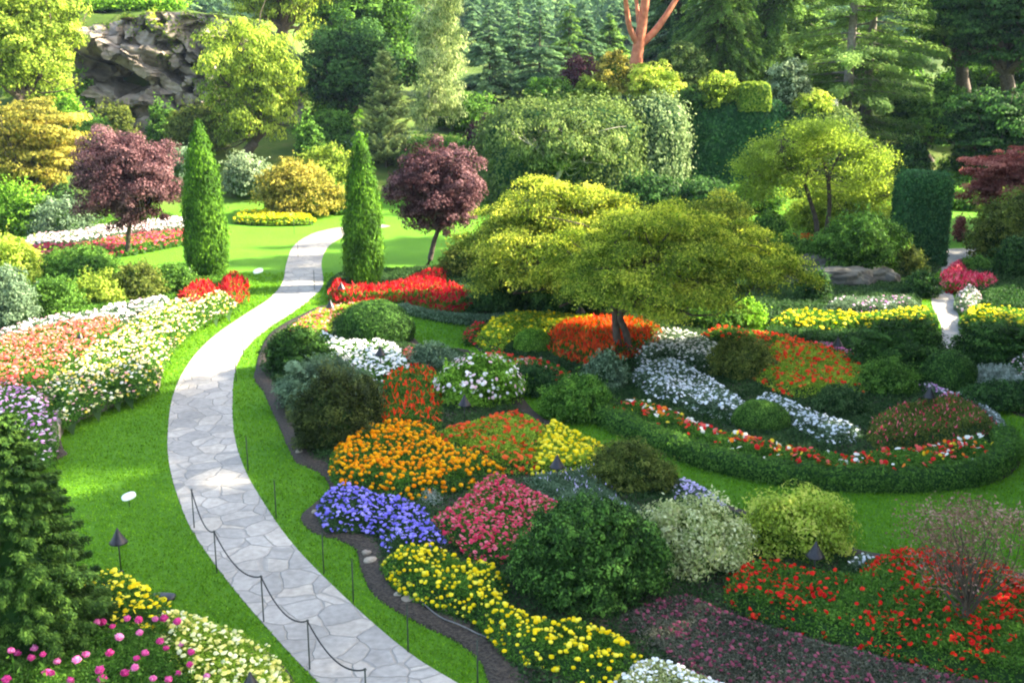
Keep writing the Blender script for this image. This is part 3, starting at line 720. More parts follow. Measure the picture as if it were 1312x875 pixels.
def sblock(c, r, e=0.35, nu=48, nv=26, jag=0.0, seed=0.0, freq=1.0, hemi=True, rot=0.0):
    """rounded box (superellipsoid): c on the ground, r half sizes with r[2] the full height"""
    u = np.linspace(-math.pi, math.pi, nu, endpoint=False); v = np.linspace(0 if hemi else -math.pi / 2, math.pi / 2, nv)
    U, V = np.meshgrid(u, v)
    sg = lambda q, k: np.sign(q) * np.abs(q) ** k
    x = sg(np.cos(V), e) * sg(np.cos(U), e); y = sg(np.cos(V), e) * sg(np.sin(U), e); z = sg(np.sin(V), e)
    # push V rows so that the walls get rows too
    k = 1 + jag * wav(x * 4 * freq + seed, y * 4 * freq + z * 3 * freq + seed)
    x, y, z = x * r[0] * k, y * r[1] * k, z * r[2] * (1 + (k - 1) * 0.5)
    cr, sr = math.cos(rot), math.sin(rot); x, y = x * cr - y * sr, x * sr + y * cr
    vv = np.stack([x + c[0], y + c[1], z + c[2]], 2).reshape(-1, 3)
    ff = [(i * nu + j, i * nu + (j + 1) % nu, (i + 1) * nu + (j + 1) % nu, (i + 1) * nu + j) for i in range(nv - 1) for j in range(nu)]
    return vv, np.array(ff)
def sample_poly(poly, n):
    lo, hi = poly.min(0), poly.max(0); out = []
    tot = 0
    while tot < n:
        q = rng.uniform(lo, hi, (max(64, n), 2)); q = q[inside(q[:, 0], q[:, 1], poly)]
        out.append(q); tot += len(q)
    return np.concatenate(out)[:n]
def poly_area(p): return abs(0.5 * np.sum(p[:, 0] * np.roll(p[:, 1], -1) - np.roll(p[:, 0], -1) * p[:, 1]))
def drift(name, label, pts, h, leaf, flower, fl_cover=0.45, fl=0.05, kind='disc', px=3.2, cover=1.5, core='beddark', mound=0.5, fl_px=None, patchy=0.0, lean=0.35, zr=(0.90, 1.08), k=6, asp=0.5, cat='flower bed', plane=0.75, smooth=4, upright=0.0, flower2=None, f2=0.3, z0=0.05, sq=0.8, inset=0.0):
    """one drift of bedding plants of one kind: leafy cushion > foliage, blossoms"""
    poly = px_poly(pts, h * plane, smooth)
    if inset:                               # keep back from the edge of the bed so that bare soil shows
        t_ = np.roll(poly, -1, 0) - np.roll(poly, 1, 0); t_ /= np.linalg.norm(t_, axis=1, keepdims=True) + 1e-9
        nr_ = np.column_stack([-t_[:, 1], t_[:, 0]])
        if np.sum(poly[:, 0] * np.roll(poly[:, 1], -1) - np.roll(poly[:, 0], -1) * poly[:, 1]) < 0: nr_ = -nr_
        poly = poly + nr_ * inset
    c2 = poly.mean(0); area = poly_area(poly)
    pm_ = ppm(c2[1])
    ln = max(0.05, LEAF * px / pm_); wd = ln * asp
    def height(q):
        d = seg_dist(q[:, 0], q[:, 1], poly)
        return h * ((1 - mound) + mound * sstep(d / max(0.35, 0.9 * h))) * (1 + 0.13 * wav(q[:, 0] * 2.3, q[:, 1] * 2.3) + 0.08 * wav(q[:, 0] * 6.1 + 3, q[:, 1] * 6.1)), d
    fb = MB()
    # earth-hugging dark mass of stems inside
    cell = max(0.12, 0.18 * math.sqrt(area) / 4)
    lo, hi = poly.min(0) - cell, poly.max(0) + cell
    gx, gy = np.arange(lo[0], hi[0] + cell, cell), np.arange(lo[1], hi[1] + cell, cell)
    A, B = np.meshgrid(gx, gy); ins = inside(A, B, poly); qd = np.column_stack([A.ravel(), B.ravel()])
    hh, d = height(qd)
    z = np.where(ins.ravel(), z0 + hh * 0.66 * np.clip(0.3 + d / 0.3, 0, 1), 0.0)
    nxx = len(gx); I, J = np.meshgrid(np.arange(nxx - 1), np.arange(len(gy) - 1)); q = (J * nxx + I).ravel()
    F4 = np.stack([q, q + 1, q + nxx + 1, q + nxx], 1); F4 = F4[ins.ravel()[F4].sum(1) >= 3]
    fb.add(np.column_stack([qd, z]), F4, 1, 0.35, True)
    n = int(cover * area * (1 + 1.2 * h) / (0.5 * ln * wd))
    q = sample_poly(poly, n); hh, d = height(q)
    zz = z0 + hh * np.where(d < 0.4 * h + 0.12, rng.uniform(0.12, 1.0, n), rng.uniform(0.62, 1.02, n))
    nn = np.array([0, 0, 1.0]) + rng.normal(size=(n, 3)) * 0.75
    cell_v = 0.16 * wav(q[:, 0] * 3.1, q[:, 1] * 3.1)
    tan = None
    if upright: tan = np.array([0, 0, 1.0]) * upright + rng.normal(size=(n, 3)) * 0.6; nn = rng.normal(size=(n, 3)) + [0, 0, 0.3]
    fb.cards(np.column_stack([q, zz]), nn, ln, wd, 0, np.clip(0.45 + cell_v + rng.normal(size=n) * 0.2, 0, 1), tan)
    base = np.array([c2[0], c2[1], 0.0])
    t = thing(name, label, cat, base)
    fb.build('foliage', [L[leaf], L[core]], t, base)
    r = max(fl, (fl_px or 1.1) / pm_)
    def blooms(flower, cov):
        n = int(cov * area / (math.pi * r * r))
        if n < 1: return
        q = sample_poly(poly, int(n * (1 + 2 * patchy)))
        if patchy:
            keep = rng.uniform(size=len(q)) < sstep(0.5 + wav(q[:, 0] * 2.0 + 5, q[:, 1] * 2.0) * (0.5 + patchy)); q = q[keep]
        hh, d = height(q); n = len(q)
        edge = d < 0.3 * h + 0.1
        zz = z0 + hh * np.where(edge, rng.uniform(0.45, 1.05, n), rng.uniform(zr[0], zr[1], n)) + r * 0.3
        p = np.column_stack([q, zz]); val = rng.uniform(0, 1, n)
        bb = MB()
        if kind == 'ball': bb.balls(p, r, 0, val, squash=sq)
        elif kind == 'plume':
            nn = rng.normal(size=(n, 3)) + [0, 0, 0.2]
            bb.cards(p + [0, 0, r], nn, r * 3.4, r * 1.1, 0, val, np.array([0, 0, 1.0]) + rng.normal(size=(n, 3)) * 0.28)
        else: bb.discs(p, np.array([0, -0.15, 1.0]) + rng.normal(size=(n, 3)) * lean, r, 0, val, k=k)
        tag(bb.build('blossoms', [L[flower]], t, base), kind='stuff')
    if flower: blooms(flower, fl_cover)
    if flower2: blooms(flower2, fl_cover * f2)
    return t
def filler(label, pts, h, leaf, px=3.4, cover=1.2, core='beddark', inset=0.0):
    """leafy ground cover between the drifts"""
    t = drift('ground_cover', label, pts, h, leaf, None, px=px, cover=cover, core=core, plane=0.0, mound=0.7, inset=inset)
    t['kind'] = 'stuff'; return t
# ================================================================== large structure
# ---- the quarry cliff with its cave, far left
def build_cliff():
    nx, nz = 260, 130
    u = np.linspace(0, 1, nx); w = np.linspace(0, 1, nz)
    U, W = np.meshgrid(u, w)
    x = -45 + 26 * U
    zb, zt = 2.0, 13.6 - 1.0 * np.cos(U * 5) - 4.0 * sstep((U - 0.70) / 0.30)
    z = zb + (zt - zb) * W
    # fractured faces: tilted facets, each with its own set-back
    ns = 60; sx_, sz_ = rng.uniform(-46, -18, ns), rng.uniform(1, 15, ns)
    dep, gx_, gz_ = rng.uniform(-1.1, 1.1, ns), rng.normal(size=ns) * 0.42, rng.normal(size=ns) * 0.30 + 0.12
    xr, zr_ = x + 0.35 * wav(x * 1.3, z * 1.7) + z * 0.25, z + 0.3 * wav(x * 1.9 + 5, z * 1.5)
    D2 = (xr[..., None] - z.mean() * 0.25 - sx_) ** 2 * 0.55 + (zr_[..., None] - sz_) ** 2
    o_ = np.sort(D2, -1)[..., :2]; kk = D2.argmin(-1)
    n2 = 420; ax, az_ = rng.uniform(-46, -18, n2), rng.uniform(1, 15, n2)
    k2 = ((xr[..., None] * 1.1 - ax * 1.1) ** 2 + (zr_[..., None] - az_) ** 2).argmin(-1)
    fine = rng.uniform(-0.28, 0.28, n2)[k2] + (rng.normal(size=n2) * 0.35)[k2] * (x - ax[k2]) + (rng.normal(size=n2) * 0.35)[k2] * (z - az_[k2])
    blocks = fine + dep[kk] + gx_[kk] * (x - sx_[kk]) + gz_[kk] * (z - sz_[kk])
    crack = np.sqrt(o_[..., 1]) - np.sqrt(o_[..., 0])
    y = 98.6 - blocks + 0.22 * np.exp(-(crack / 0.10) ** 2) + 0.22 * np.abs(wav(x * 1.6 + z * 2.0, z * 2.4 - x * 0.8)) - 0.5 * wav(x * 0.45, z * 0.6) - 0.10 * wav(x * 5.1, z * 5.7) + 2.0 * W + 2.5 * (np.abs(U - 0.5) * 2) ** 3
    cave = np.exp(-(((x + 35.4) / 2.7) ** 2 + ((z - 9.2 + 0.36 * (x + 35.4)) / 1.05) ** 2) ** 2)
    y = y + 4.5 * cave - 1.9 * np.exp(-(((x + 33.5) / 5.5) ** 2 + ((z - 11.4 + 0.2 * (x + 33.5)) / 1.5) ** 2))
    mb = MB()
    q = (np.arange(nz - 1)[:, None] * nx + np.arange(nx - 1)[None]).ravel()
    v = np.stack([x.ravel(), y.ravel(), z.ravel()], 1)
    mb.add(v, np.stack([q, q + 1, q + nx + 1, q + nx], 1), 0, 0.5, False)
    top = np.stack([x[-1], y[-1], z[-1]], 1); back = top + [0, 7, -0.6]
    mb.add(np.concatenate([top, back]), [(i, i + 1, nx + i + 1, nx + i) for i in range(nx - 1)])
    for s in range(34):
        i, j = rng.integers(4, nx - 4), rng.integers(2, 36); p = v[j * nx + i]
        mb.blob(p + [0, -0.2, 0], rng.uniform(0.4, 1.1, 3) * [1.2, 0.8, 0.7], 0, 0.5, jag=0.3, freq=0.9, seed=s * 3.1)
    fq = np.stack([q, q + 1, q + nx + 1, q + nx], 1)
    cover_faces(mb, v, fq[:, ::-1], 1.5, 0.30, 0.18, 1, jit=0.25, vs=0.25, keep=lambda p: (wav(p[:, 0] * 0.9, p[:, 2] * 0.9) + 0.6 * wav(p[:, 0] * 2.3, p[:, 2] * 2.1) + 1.1 * sstep((p[:, 0] + 29) / 6) + 0.9 * sstep((p[:, 2] - 11.6) / 1.8) - 0.9 * np.exp(-((p[:, 0] + 35) / 3.5) ** 2 - ((p[:, 2] - 9.6) / 2.2) ** 2)) > 0.42)
    o = mb.build('rock_cliff', [rock_m, L['yellowgreen']], None, (-32, 99, 3))
    tag(o, 'grey brown quarry rock cliff with a dark cave under its overhang', 'cliff')
build_cliff()

# ---- the ivy covered rock mound in the middle distance, in three masses
def ivy_block(name, label, cat, c, r, e, leaf, rot=0.0, jag=0.07, px=3.6, cover=1.7, hang=0.0, seed=0.0, core='ivydark', jit=0.18, asp=0.7, vs=0.2):
    v, f = sblock(c, r, e, jag=jag, seed=seed, rot=rot, nu=64, nv=34)
    mb = MB(); mb.add(v, f, 1, 0.3, True)
    ln = LEAF * px / ppm(c[1], 4); cover_faces(mb, v, f, cover, ln, ln * asp, 0, jit=jit, hang=hang, vs=vs)
    o = mb.build(name, [L[leaf], L[core]], None, c); return tag(o, label, cat)
MY = 86.0
a = P(724, 137, MY); zt_l = a[2]
ivy_block('ivy_mound', 'broad grey green ivy covered rock mound left of the dark ivy wall', 'rock mound', (P(720, 190, MY - 1)[0], MY - 1.0, 0.0), (5.9, 4.4, zt_l), 0.45, 'ivy', jag=0.11, hang=0.5, seed=1.0, jit=0.45)
v, f = sblock((P(838, 190, MY)[0], MY + 1.6, 0.0), (2.3, 3.6, P(846, 131, MY)[2]), 0.5, jag=0.18, seed=4)
mb = MB(); mb.add(v, f, 1, 0.3, True); ln = LEAF * 3.6 / ppm(MY, 4); cover_faces(mb, v, f, 1.8, ln, ln * 0.6, 0, jit=0.4, hang=0.9)
tag(mb.build('ivy_curtain', [L['paleivy'], L['ivydark']], None, (P(846, 150, MY)[0], MY + 1.6, 0)), 'pale silvery climber hanging down the mound like a curtain', 'climber')
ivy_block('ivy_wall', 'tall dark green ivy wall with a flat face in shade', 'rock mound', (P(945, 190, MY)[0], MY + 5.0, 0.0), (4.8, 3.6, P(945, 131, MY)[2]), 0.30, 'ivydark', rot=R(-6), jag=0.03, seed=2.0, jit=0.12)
ivy_block('ivy_mound', 'low sunlit ivy covered shoulder on the right end of the mound', 'rock mound', (P(1055, 190, MY)[0], MY + 4.2, 0.0), (3.9, 4.0, P(1055, 140, MY)[2]), 0.55, 'ivy', jag=0.06, seed=3.0)
# ---- the clipped pillar by the side path
YP = G(1178, 342)[1] + 0.9
zt = P(1178, 222, YP)[2]
v, f = sblock((P(1178, 300, YP)[0], YP, 0), (P(1208, 300, YP)[0] - P(1178, 300, YP)[0], 1.0, zt), 0.22, jag=0.02, nu=48, nv=40)
mb = MB(); mb.add(v, f, 1, 0.3, True); ln = LEAF * 3.2 / ppm(YP, 2); cover_faces(mb, v, f, 1.8, ln, ln * 0.7, 0, jit=0.07, up=0.1)
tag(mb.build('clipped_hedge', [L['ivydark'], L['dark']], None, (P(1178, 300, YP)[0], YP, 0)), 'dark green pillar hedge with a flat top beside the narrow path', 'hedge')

# ---- rock outcrop under the round shrub, right of the maples
def outcrop():
    mb = MB()
    for (px_, py, rx, rz, s) in [(1040, 372, 1.3, 0.8, 1), (1085, 374, 1.5, 1.0, 2), (1125, 370, 1.2, 0.9, 3), (1066, 362, 1.6, 1.3, 4), (1105, 384, 0.7, 0.3, 5), (1080, 388, 0.8, 0.3, 6), (1140, 356, 1.0, 1.1, 7)]:
        g = G(px_, py); v, f = sblock((0, 0, 0), (rx, 0.9, rz), 0.55, 40, 18, jag=0.16, seed=s * 2.7, freq=1.4); mb.add(v + [g[0], g[1] + 1.0, -0.05], f, 0, 0.5, False)
    g = G(1085, 380); tag(mb.build('rock_outcrop', [rock_dark], None, (g[0], g[1], 0)), 'low brown rock ledge under the round green shrub', 'rock')
outcrop()

# ---- low stone wall along the left flower bed
def stone_wall():
    line = catmull([G(a, b) for a, b in [(66, 588), (72, 560), (86, 545), (120, 530), (158, 514), (190, 505), (199, 498), (203, 478), (218, 450), (240, 428), (262, 412), (300, 392)]], 10)
    mb = MB(); acc = 0
    seg = np.linalg.norm(np.diff(line, axis=0), axis=1); s = np.concatenate([[0], np.cumsum(seg)])
    for row in range(2):
        q = 0.0
        while q < s[-1]:
            w = rng.uniform(0.28, 0.55)
            p = np.array([np.interp(q + w / 2, s, line[:, k]) for k in range(3)]); p2 = np.array([np.interp(q + w / 2 + 0.05, s, line[:, k]) for k in range(3)])
            t = (p2 - p) / 0.05; a = math.atan2(t[1], t[0])
            v, f = sblock((0, 0, -0.12), (w * 0.55, rng.uniform(0.13, 0.18), rng.uniform(0.12, 0.17)), 0.5, 12, 7, hemi=False, rot=a, jag=0.12, seed=q * 3 + row)
            mb.add(v + p + [0, 0, 0.12 + 0.12 + row * 0.19], f, 0, 0.5, True)
            q += w
    g = line[len(line) // 2]; tag(mb.build('stone_wall', [stone_m], None, g), 'low rough stone wall edging the sunlit left flower bed', 'wall')
stone_wall()

# ================================================================== trees
# ---- two clipped columns either side of the path
def thuja(px_, yb, yt, wpx, label):
    g = G(px_, yb); Y = g[1] + 0.7; c = np.array([P(px_, yb, Y)[0], Y, 0]); h = P(px_, yt, Y)[2]; r = wpx / 2 * depth(Y, 2) / F
    r *= 0.86; prof = [(0.0, 0.55), (0.05, 0.80), (0.15, 0.97), (0.28, 1.0), (0.45, 0.92), (0.6, 0.80), (0.76, 0.59), (0.88, 0.36), (0.96, 0.15), (1.0, 0.02)]
    zz = np.linspace(0, 1, 40); rr = np.interp(zz, [q[0] for q in prof], [q[1] for q in prof])
    mb = MB(); mb.lathe(np.column_stack([rr * r * 0.93, zz * h * 0.985]), c, 28, 1, 0.4)
    a = np.arange(28) * 2 * math.pi / 28
    v = np.stack([np.stack([c[0] + R_ * r * np.cos(a), c[1] + R_ * r * np.sin(a), np.full(28, Z_ * h)], 1) for R_, Z_ in zip(rr, zz)]).reshape(-1, 3)
    f = np.array([(i * 28 + j, i * 28 + (j + 1) % 28, (i + 1) * 28 + (j + 1) % 28, (i + 1) * 28 + j) for i in range(39) for j in range(28)])
    ln = LEAF * 3.0 / ppm(Y, 3)
    cover_faces(mb, v, f, 2.4, ln * 1.35, ln * 0.5, 0, jit=0.09, rnd=0.34, up=0.15, hang=-1.3, vs=0.3, vscale=2.0)
    t = thing('columnar_cypress', label, 'tree', c, 'two clipped columnar trees')
    mb.build('crown', [L['thuja'], L['dark']], t, c)
    tb = MB(); limb(tb, c - [0, 0, 0.2], c + [0, 0, 0.9], 0.13, 0.1, 0.0); tb.build('trunk', [bark], t, c)
thuja(267, 363, 154, 58, 'bright green column shaped tree left of the path behind red flowers')
thuja(467, 372, 170, 53, 'bright green column shaped tree right of the path in front of the second purple plum')

# ---- purple plums
Yp = G(157, 328)[1]
broadleaf('purple_plum_tree', 'round purple leaved tree in front of the cliff, standing by the far red flower strip', 157, Yp, (84, 239, 156, 306), 'purple', px=3.0, cover=1.5, lobes=12, trunk_r=0.13, group='round purple plum trees', asp=0.6, lobe_r=0.46)
Yp2 = G(541, 346)[1]
broadleaf('purple_plum_tree', 'round purple leaved tree behind the low red flower strip, beside the column tree', 541, Yp2, (492, 628, 176, 312), 'purple', px=3.0, cover=1.5, lobes=12, trunk_r=0.13, group='round purple plum trees', asp=0.6, lobe_r=0.46)

# ---- the two spreading maples
def maple(name, label, x, Y, crown, leaf, pads, px=3.2, top_k=0.75, depth_k=2.2, pad_r=1.0, cover=1.3, two_stems=True, ryk=0.85, trunk_r=0.16, flat=0.24, asp=0.55):
    x0, x1, yt, yb = crown; d = depth(Y, 3)
    cx = P((x0 + x1) / 2, (yt + yb) / 2, Y)[0]; rx = (x1 - x0) / 2 * d / F - pad_r * 0.5; ry = rx * ryk
    zt, zb = P(0, yt, Y)[2], max(0.5, P(0, yb, Y)[2]); bx = P(x, 300, Y)[0]
    base = np.array([bx, Y, 0.0]); t = thing(name, label, 'tree', base)
    cb, tb = MB(), MB(); ln = max(0.06, LEAF * px / ppm(Y, 3)); wd = ln * asp
    per = int(cover * math.pi * pad_r ** 2 / (0.5 * ln * wd))
    fork = base + [0, 0, max(0.9, zb * 0.8)]
    stems = [limb(tb, base + [-0.05, 0, -0.2], fork + [-0.28, 0.1, 0.5], trunk_r, trunk_r * 0.7, 0.06)[-1]]
    if two_stems: stems.append(limb(tb, base + [0.08, 0, -0.2], fork + [0.30, 0, 0.6], trunk_r * 0.9, trunk_r * 0.6, 0.06)[-1])
    for i in range(pads):
        rr = math.sqrt(rng.uniform()); th = i * 2.399963
        lumps = 0.82 + 0.18 * math.sin(3 * th + 1.0) + rng.normal() * 0.05
        px_, py = rr * math.cos(th) * rx * lumps, rr * math.sin(th) * ry * lumps
        dome = zb + (zt - zb) * (1 - top_k * rr ** 2.4) * (0.90 + 0.13 * math.sin(2.7 * px_ + 1) * math.sin(2.2 * py + 2))
        z = dome - rng.uniform(0, 1) ** 1.7 * depth_k * (1 - 0.6 * rr)
        tier = 0.62; z = 0.5 * z + 0.5 * round(z / tier) * tier + rng.normal() * 0.14    # branches lie in loose tiers
        c = np.array([cx + px_, Y + py, max(z, zb + 0.1)])
        pr = pad_r * rng.uniform(0.65, 1.2); n = int(per * (pr / pad_r) ** 2)
        ro = np.sqrt(rng.uniform(0, 1, n)) * rng.uniform(0.75, 1.1, n); ao = rng.uniform(0, 2 * math.pi, n)
        ro = ro * (1 + 0.25 * np.sin(3 * ao + i) + 0.15 * np.sin(7 * ao + 2 * i))
        outw = np.array([px_ / rx, py / ry, 0])
        off = np.column_stack([np.cos(ao) * ro, np.sin(ao) * ro, np.zeros(n)]) * pr
        off[:, 2] = rng.normal(size=n) * pr * flat * 0.6 - 0.16 * pr * ro ** 2 - 0.10 * (off @ outw)
        nn = np.array([0, 0, 1.0]) + outw * 0.55 + off * 0.5 / pr + rng.normal(size=(n, 3)) * 0.85
        cb.cards(c + off, nn, ln, wd, 0, np.clip(0.46 + rng.normal() * 0.17 + rng.normal(size=n) * 0.27, 0, 1))
        if i % 2 == 0: limb(tb, stems[i // 2 % len(stems)], c - [0, 0, 0.1], trunk_r * 0.36, 0.015, 0.12, sides=5)
    tb.build('trunk', [bark], t, base); cb.build('crown', [L[leaf]], t, base)
Ym = G(803, 466)[1]
maple('spreading_maple', 'dark green spreading maple with twin dark stems, in front of the paler maple', 803, Ym + 0.3, (652, 1048, 266, 376), 'maple', 330, pad_r=0.68, px=3.1, cover=0.9, depth_k=2.1, flat=0.2, top_k=0.74)
maple('spreading_maple', 'yellow green spreading maple with sunlit top behind the dark maple', 800, Ym + 7.0, (560, 872, 218, 372), 'mapleyellow', 330, pad_r=0.74, px=3.1, cover=0.9, depth_k=2.4, trunk_r=0.17, flat=0.2, top_k=0.66)
maple('spreading_maple', 'small yellow green maple between the large maples and the airy leaning tree', 925, Ym + 17, (860, 985, 246, 330), 'mapleyellow', 70, pad_r=0.9, cover=1.2, depth_k=1.4, trunk_r=0.1, two_stems=False)

# ---- airy tree with leaning stems
def airy_tree():
    Y = 62.0; d = depth(Y, 4)
    t0 = P(1047, 284, Y); base = np.array([t0[0], Y, 0.0]); t = thing('leaning_tree', 'airy yellow green tree with two leaning dark stems above the rock ledge', 'tree', base)
    tb, cb = MB(), MB()
    W = lambda a, b, dy=0: P(a, b, Y + dy)
    st = [[(1047, 305), (1046, 285), (1040, 262), (1031, 235), (1020, 228), (990, 232), (965, 222)], [(1056, 305), (1062, 270), (1060, 230), (1052, 205), (1030, 185), (1000, 178)], [(1060, 240), (1075, 205), (1100, 185), (1125, 190)], [(1031, 236), (1035, 210), (1045, 190), (1050, 170)], [(1060, 225), (1085, 222), (1120, 235), (1140, 250)]]
    for k, s in enumerate(st):
        p = catmull([W(a, b) for a, b in s], 4); p[:, 1] += np.linspace(0, [0.4, -0.3, 1.2, -1.2, 0.8][k], len(p)); r0 = [0.17, 0.15, 0.09, 0.08, 0.07][k]
        if k < 2: p[0, 2] = -0.2
        tb.tube(p, np.linspace(r0, 0.03, len(p)), 7)
    ln = LEAF * 3.0 / ppm(Y, 4); wd = ln * 0.5
    for i in range(150):
        a = rng.uniform(-1, 1); b = rng.uniform(-1, 1) 
        if a * a + b * b > 1: continue
        px_ = 1045 + a * 104; top = 150 + 62 * abs(a) ** 2.2; py = 12 + top + rng.uniform(0, 1) ** 1.4 * (98 - 28 * abs(a))
        if abs(px_ - 1050) < 28 and py > 225 and rng.uniform() < 0.75: continue
        c = P(px_, py, Y + b * 3.6); pr = rng.uniform(0.55, 1.05); n = int(1.15 * math.pi * pr * pr / (0.5 * ln * wd))
        off = rng.normal(size=(n, 3)) * 0.5 * pr; off[:, 2] *= 0.55
        cb.cards(c + off, np.array([0, 0, 0.8]) + rng.normal(size=(n, 3)) * 0.7, ln, wd, 0, np.clip(0.5 + rng.normal() * 0.15 + rng.normal(size=n) * 0.15, 0, 1))
        j = st[i % len(st)]; e = W(*j[-1 - (i % 2)])
        if i % 2 == 0: limb(tb, e, c, 0.03, 0.01, 0.1, sides=4)
    tb.build('trunk', [bark], t, base); cb.build('crown', [L['yellowgreen']], t, base)
airy_tree()

# ---- red barked tree on the top of the mound
def madrona():
    Y = 95.0; base = P(814, 98, Y); gz = P(840, 112, Y)[2]; base[2] = gz - 1.0
    t = thing('red_barked_tree', 'tree with bare forked orange red trunk rising above the mound', 'tree', base)
    tb, cb = MB(), MB(); W = lambda a, b, dy=0: P(a, b, Y + dy)
    for s, r0, r1, dy in [([(814, 104), (815, 82), (818, 60), (823, 30), (827, 0), (832, -40), (826, -90)], 0.62, 0.22, 0), ([(816, 62), (838, 42), (855, 20), (868, 0), (890, -35), (915, -80)], 0.34, 0.14, 1.0), ([(817, 58), (806, 36), (801, 10), (796, -20), (780, -70)], 0.28, 0.12, -1.0), ([(820, 42), (818, 20), (815, -10), (808, -60)], 0.22, 0.1, 0.5)]:
        p = catmull([W(a, b) for a, b in s], 5); p[:, 1] += np.linspace(0, dy * 2, len(p)); tb.tube(p, np.linspace(r0, r1, len(p)), 9)
    ln = LEAF * 3.6 / ppm(Y, 14)
    for k in range(16): shell(cb, W(rng.uniform(740, 950), rng.uniform(-180, -95), rng.uniform(-4, 4)), (2.2, 2.2, 1.1), 1.0, ln, ln * 0.5, 0, zmin=-0.8, clump=0.7)
    tb.build('trunk', [bark_red], t, base); cb.build('crown', [L['mid']], t, base)
madrona()

# ---- trees and tall shrubs of the left slope
SL = 'trees and shrubs on the sunny left slope'
broadleaf('alder_tree', 'large bright yellow green tree hanging over the right side of the cliff', 300, 87, (252, 394, 8, 205), 'yellowgreen', px=3.6, cover=1.3, lobes=12, asp=0.5, group=SL, droop=True, lobe_r=0.44)
broadleaf('alder_tree', 'tall yellow green tree on the slope at the top edge left of the dark trees', 340, 104, (290, 430, -120, 60), 'yellowgreen', px=3.6, cover=1.2, lobes=9, asp=0.5, group=SL, droop=True)
broadleaf('broadleaf_tree', 'green tree at the left edge above the golden maple', 20, 80, (-60, 96, -60, 150), 'yellowgreen', px=3.6, cover=1.4, lobes=9, group=SL)
broadleaf('broadleaf_tree', 'mid green tree left of the rock face in the upper left corner', 70, 92, (24, 104, -50, 86), 'olive', px=3.6, cover=1.3, lobes=8, group=SL)
broadleaf('golden_maple_tree', 'golden orange maple at the left edge behind the purple plum', 40, 70, (-40, 112, 112, 262), 'golden', px=3.4, cover=1.4, lobes=10, group=SL, clump=0.8, flat=0.4)
broadleaf('broadleaf_tree', 'dark green round tree behind the pale pine', 440, 100, (375, 520, 20, 165), 'dark', px=3.6, cover=1.5, lobes=10, group=SL)
broadleaf('broadleaf_tree', 'tall green tree at the top between the alder and the birch', 430, 112, (372, 545, -60, 95), 'mid', px=3.6, cover=1.5, lobes=10, group=SL)
broadleaf('broadleaf_tree', 'dark green tree at the top beside the birch crown', 500, 118, (455, 560, 30, 140), 'dark', px=3.6, cover=1.4, lobes=8, group=SL)
def birch():
    Y = 98.0; t = broadleaf('birch_tree', 'tall slender pale green birch with a white trunk', 546, Y, (522, 610, 90, 168), 'birch', barkm=bark_pale, px=3.4, cover=0.8, lobes=7, asp=0.45, droop=True, trunk_r=0.16, lobe_r=0.5)
    cb = t.children[1] if 'crown' in t.children[1].name else t.children[0]
    base = np.array(t.location); ln = LEAF * 3.4 / ppm(Y, 8); mb = MB(); tb = MB()
    for i in range(46):
        k = i / 45; py = 150 - 215 * k; w = 38 * (1 - k) ** 0.55 + 5
        c = P(566 + rng.normal() * w * 0.5, py, Y + rng.normal() * 1.3)
        shell(mb, c, (1.25 * (1 - 0.5 * k), 1.25, 1.5), 0.55, ln, ln * 0.42, 0, zmin=-1, clump=0.5, spread=0.5, tan=np.array([0.1, 0, -1.0]))
        limb(tb, P(556, min(py + 20, 150), Y), c, 0.045, 0.01, 0.1, sides=4)
    tb.tube(catmull([P(546, 168, Y), P(550, 120, Y), P(560, 60, Y), P(568, -60, Y)], 5), np.linspace(0.16, 0.03, 16), 7)
    old = [c for c in t.children if c.name.startswith('crown')][0]; me = old.data; bpy.data.objects.remove(old)
    old2 = [c for c in t.children if c.name.startswith('trunk')][0]; bpy.data.objects.remove(old2)
    mb.build('crown', [L['birch']], t, base); tb.build('trunk', [bark_pale], t, base)
birch()
conifer('pine_tree', 'pale yellow green pine, broad and cone shaped, in front of the birch', 491, 90, 66, 78, 'pine', px=3.8, lev=34, per=11, droop=-0.15, taper=0.62, cover=1.1, asp=0.34, upcurve=0.2, top=0.1, zj=1.5)
broadleaf('purple_plum_tree', 'small dark purple tree half hidden left of the ivy mound', 617, 92, (592, 642, 146, 212), 'plum_dark', px=3.4, cover=1.4, lobes=6, lobe_r=0.55)

# ---- blue green conifers behind the middle
MID = 'tall conifers behind the mound'
cs = [(626, 122, 12, 104, 'hazefir', 'slim fir right of the birch'), (664, 132, -10, 104, 'hazefir', 'fir between the birch and the mound'), (692, 124, 0, 119, 'hazefir', 'fir with a broad foot above the left end of the mound'), (730, 140, 5, 80, 'cedar', 'paler fir behind the purple smoke bush'), (752, 150, 14, 70, 'hazefir', 'thin fir left of the red barked tree'), (604, 150, 8, 78, 'hazefir', 'distant fir whose tip shows behind the birch'), (782, 155, 18, 72, 'cedar', 'short fir just left of the red trunk'), (650, 165, 30, 72, 'hazefir', 'small far fir between two larger firs')]
for x, Y, yt, w, lf, lab in cs:
    conifer('fir_tree', lab, x, Y, yt, w, lf, px=4.0, per=11, droop=0.16, group=MID, cover=1.6)
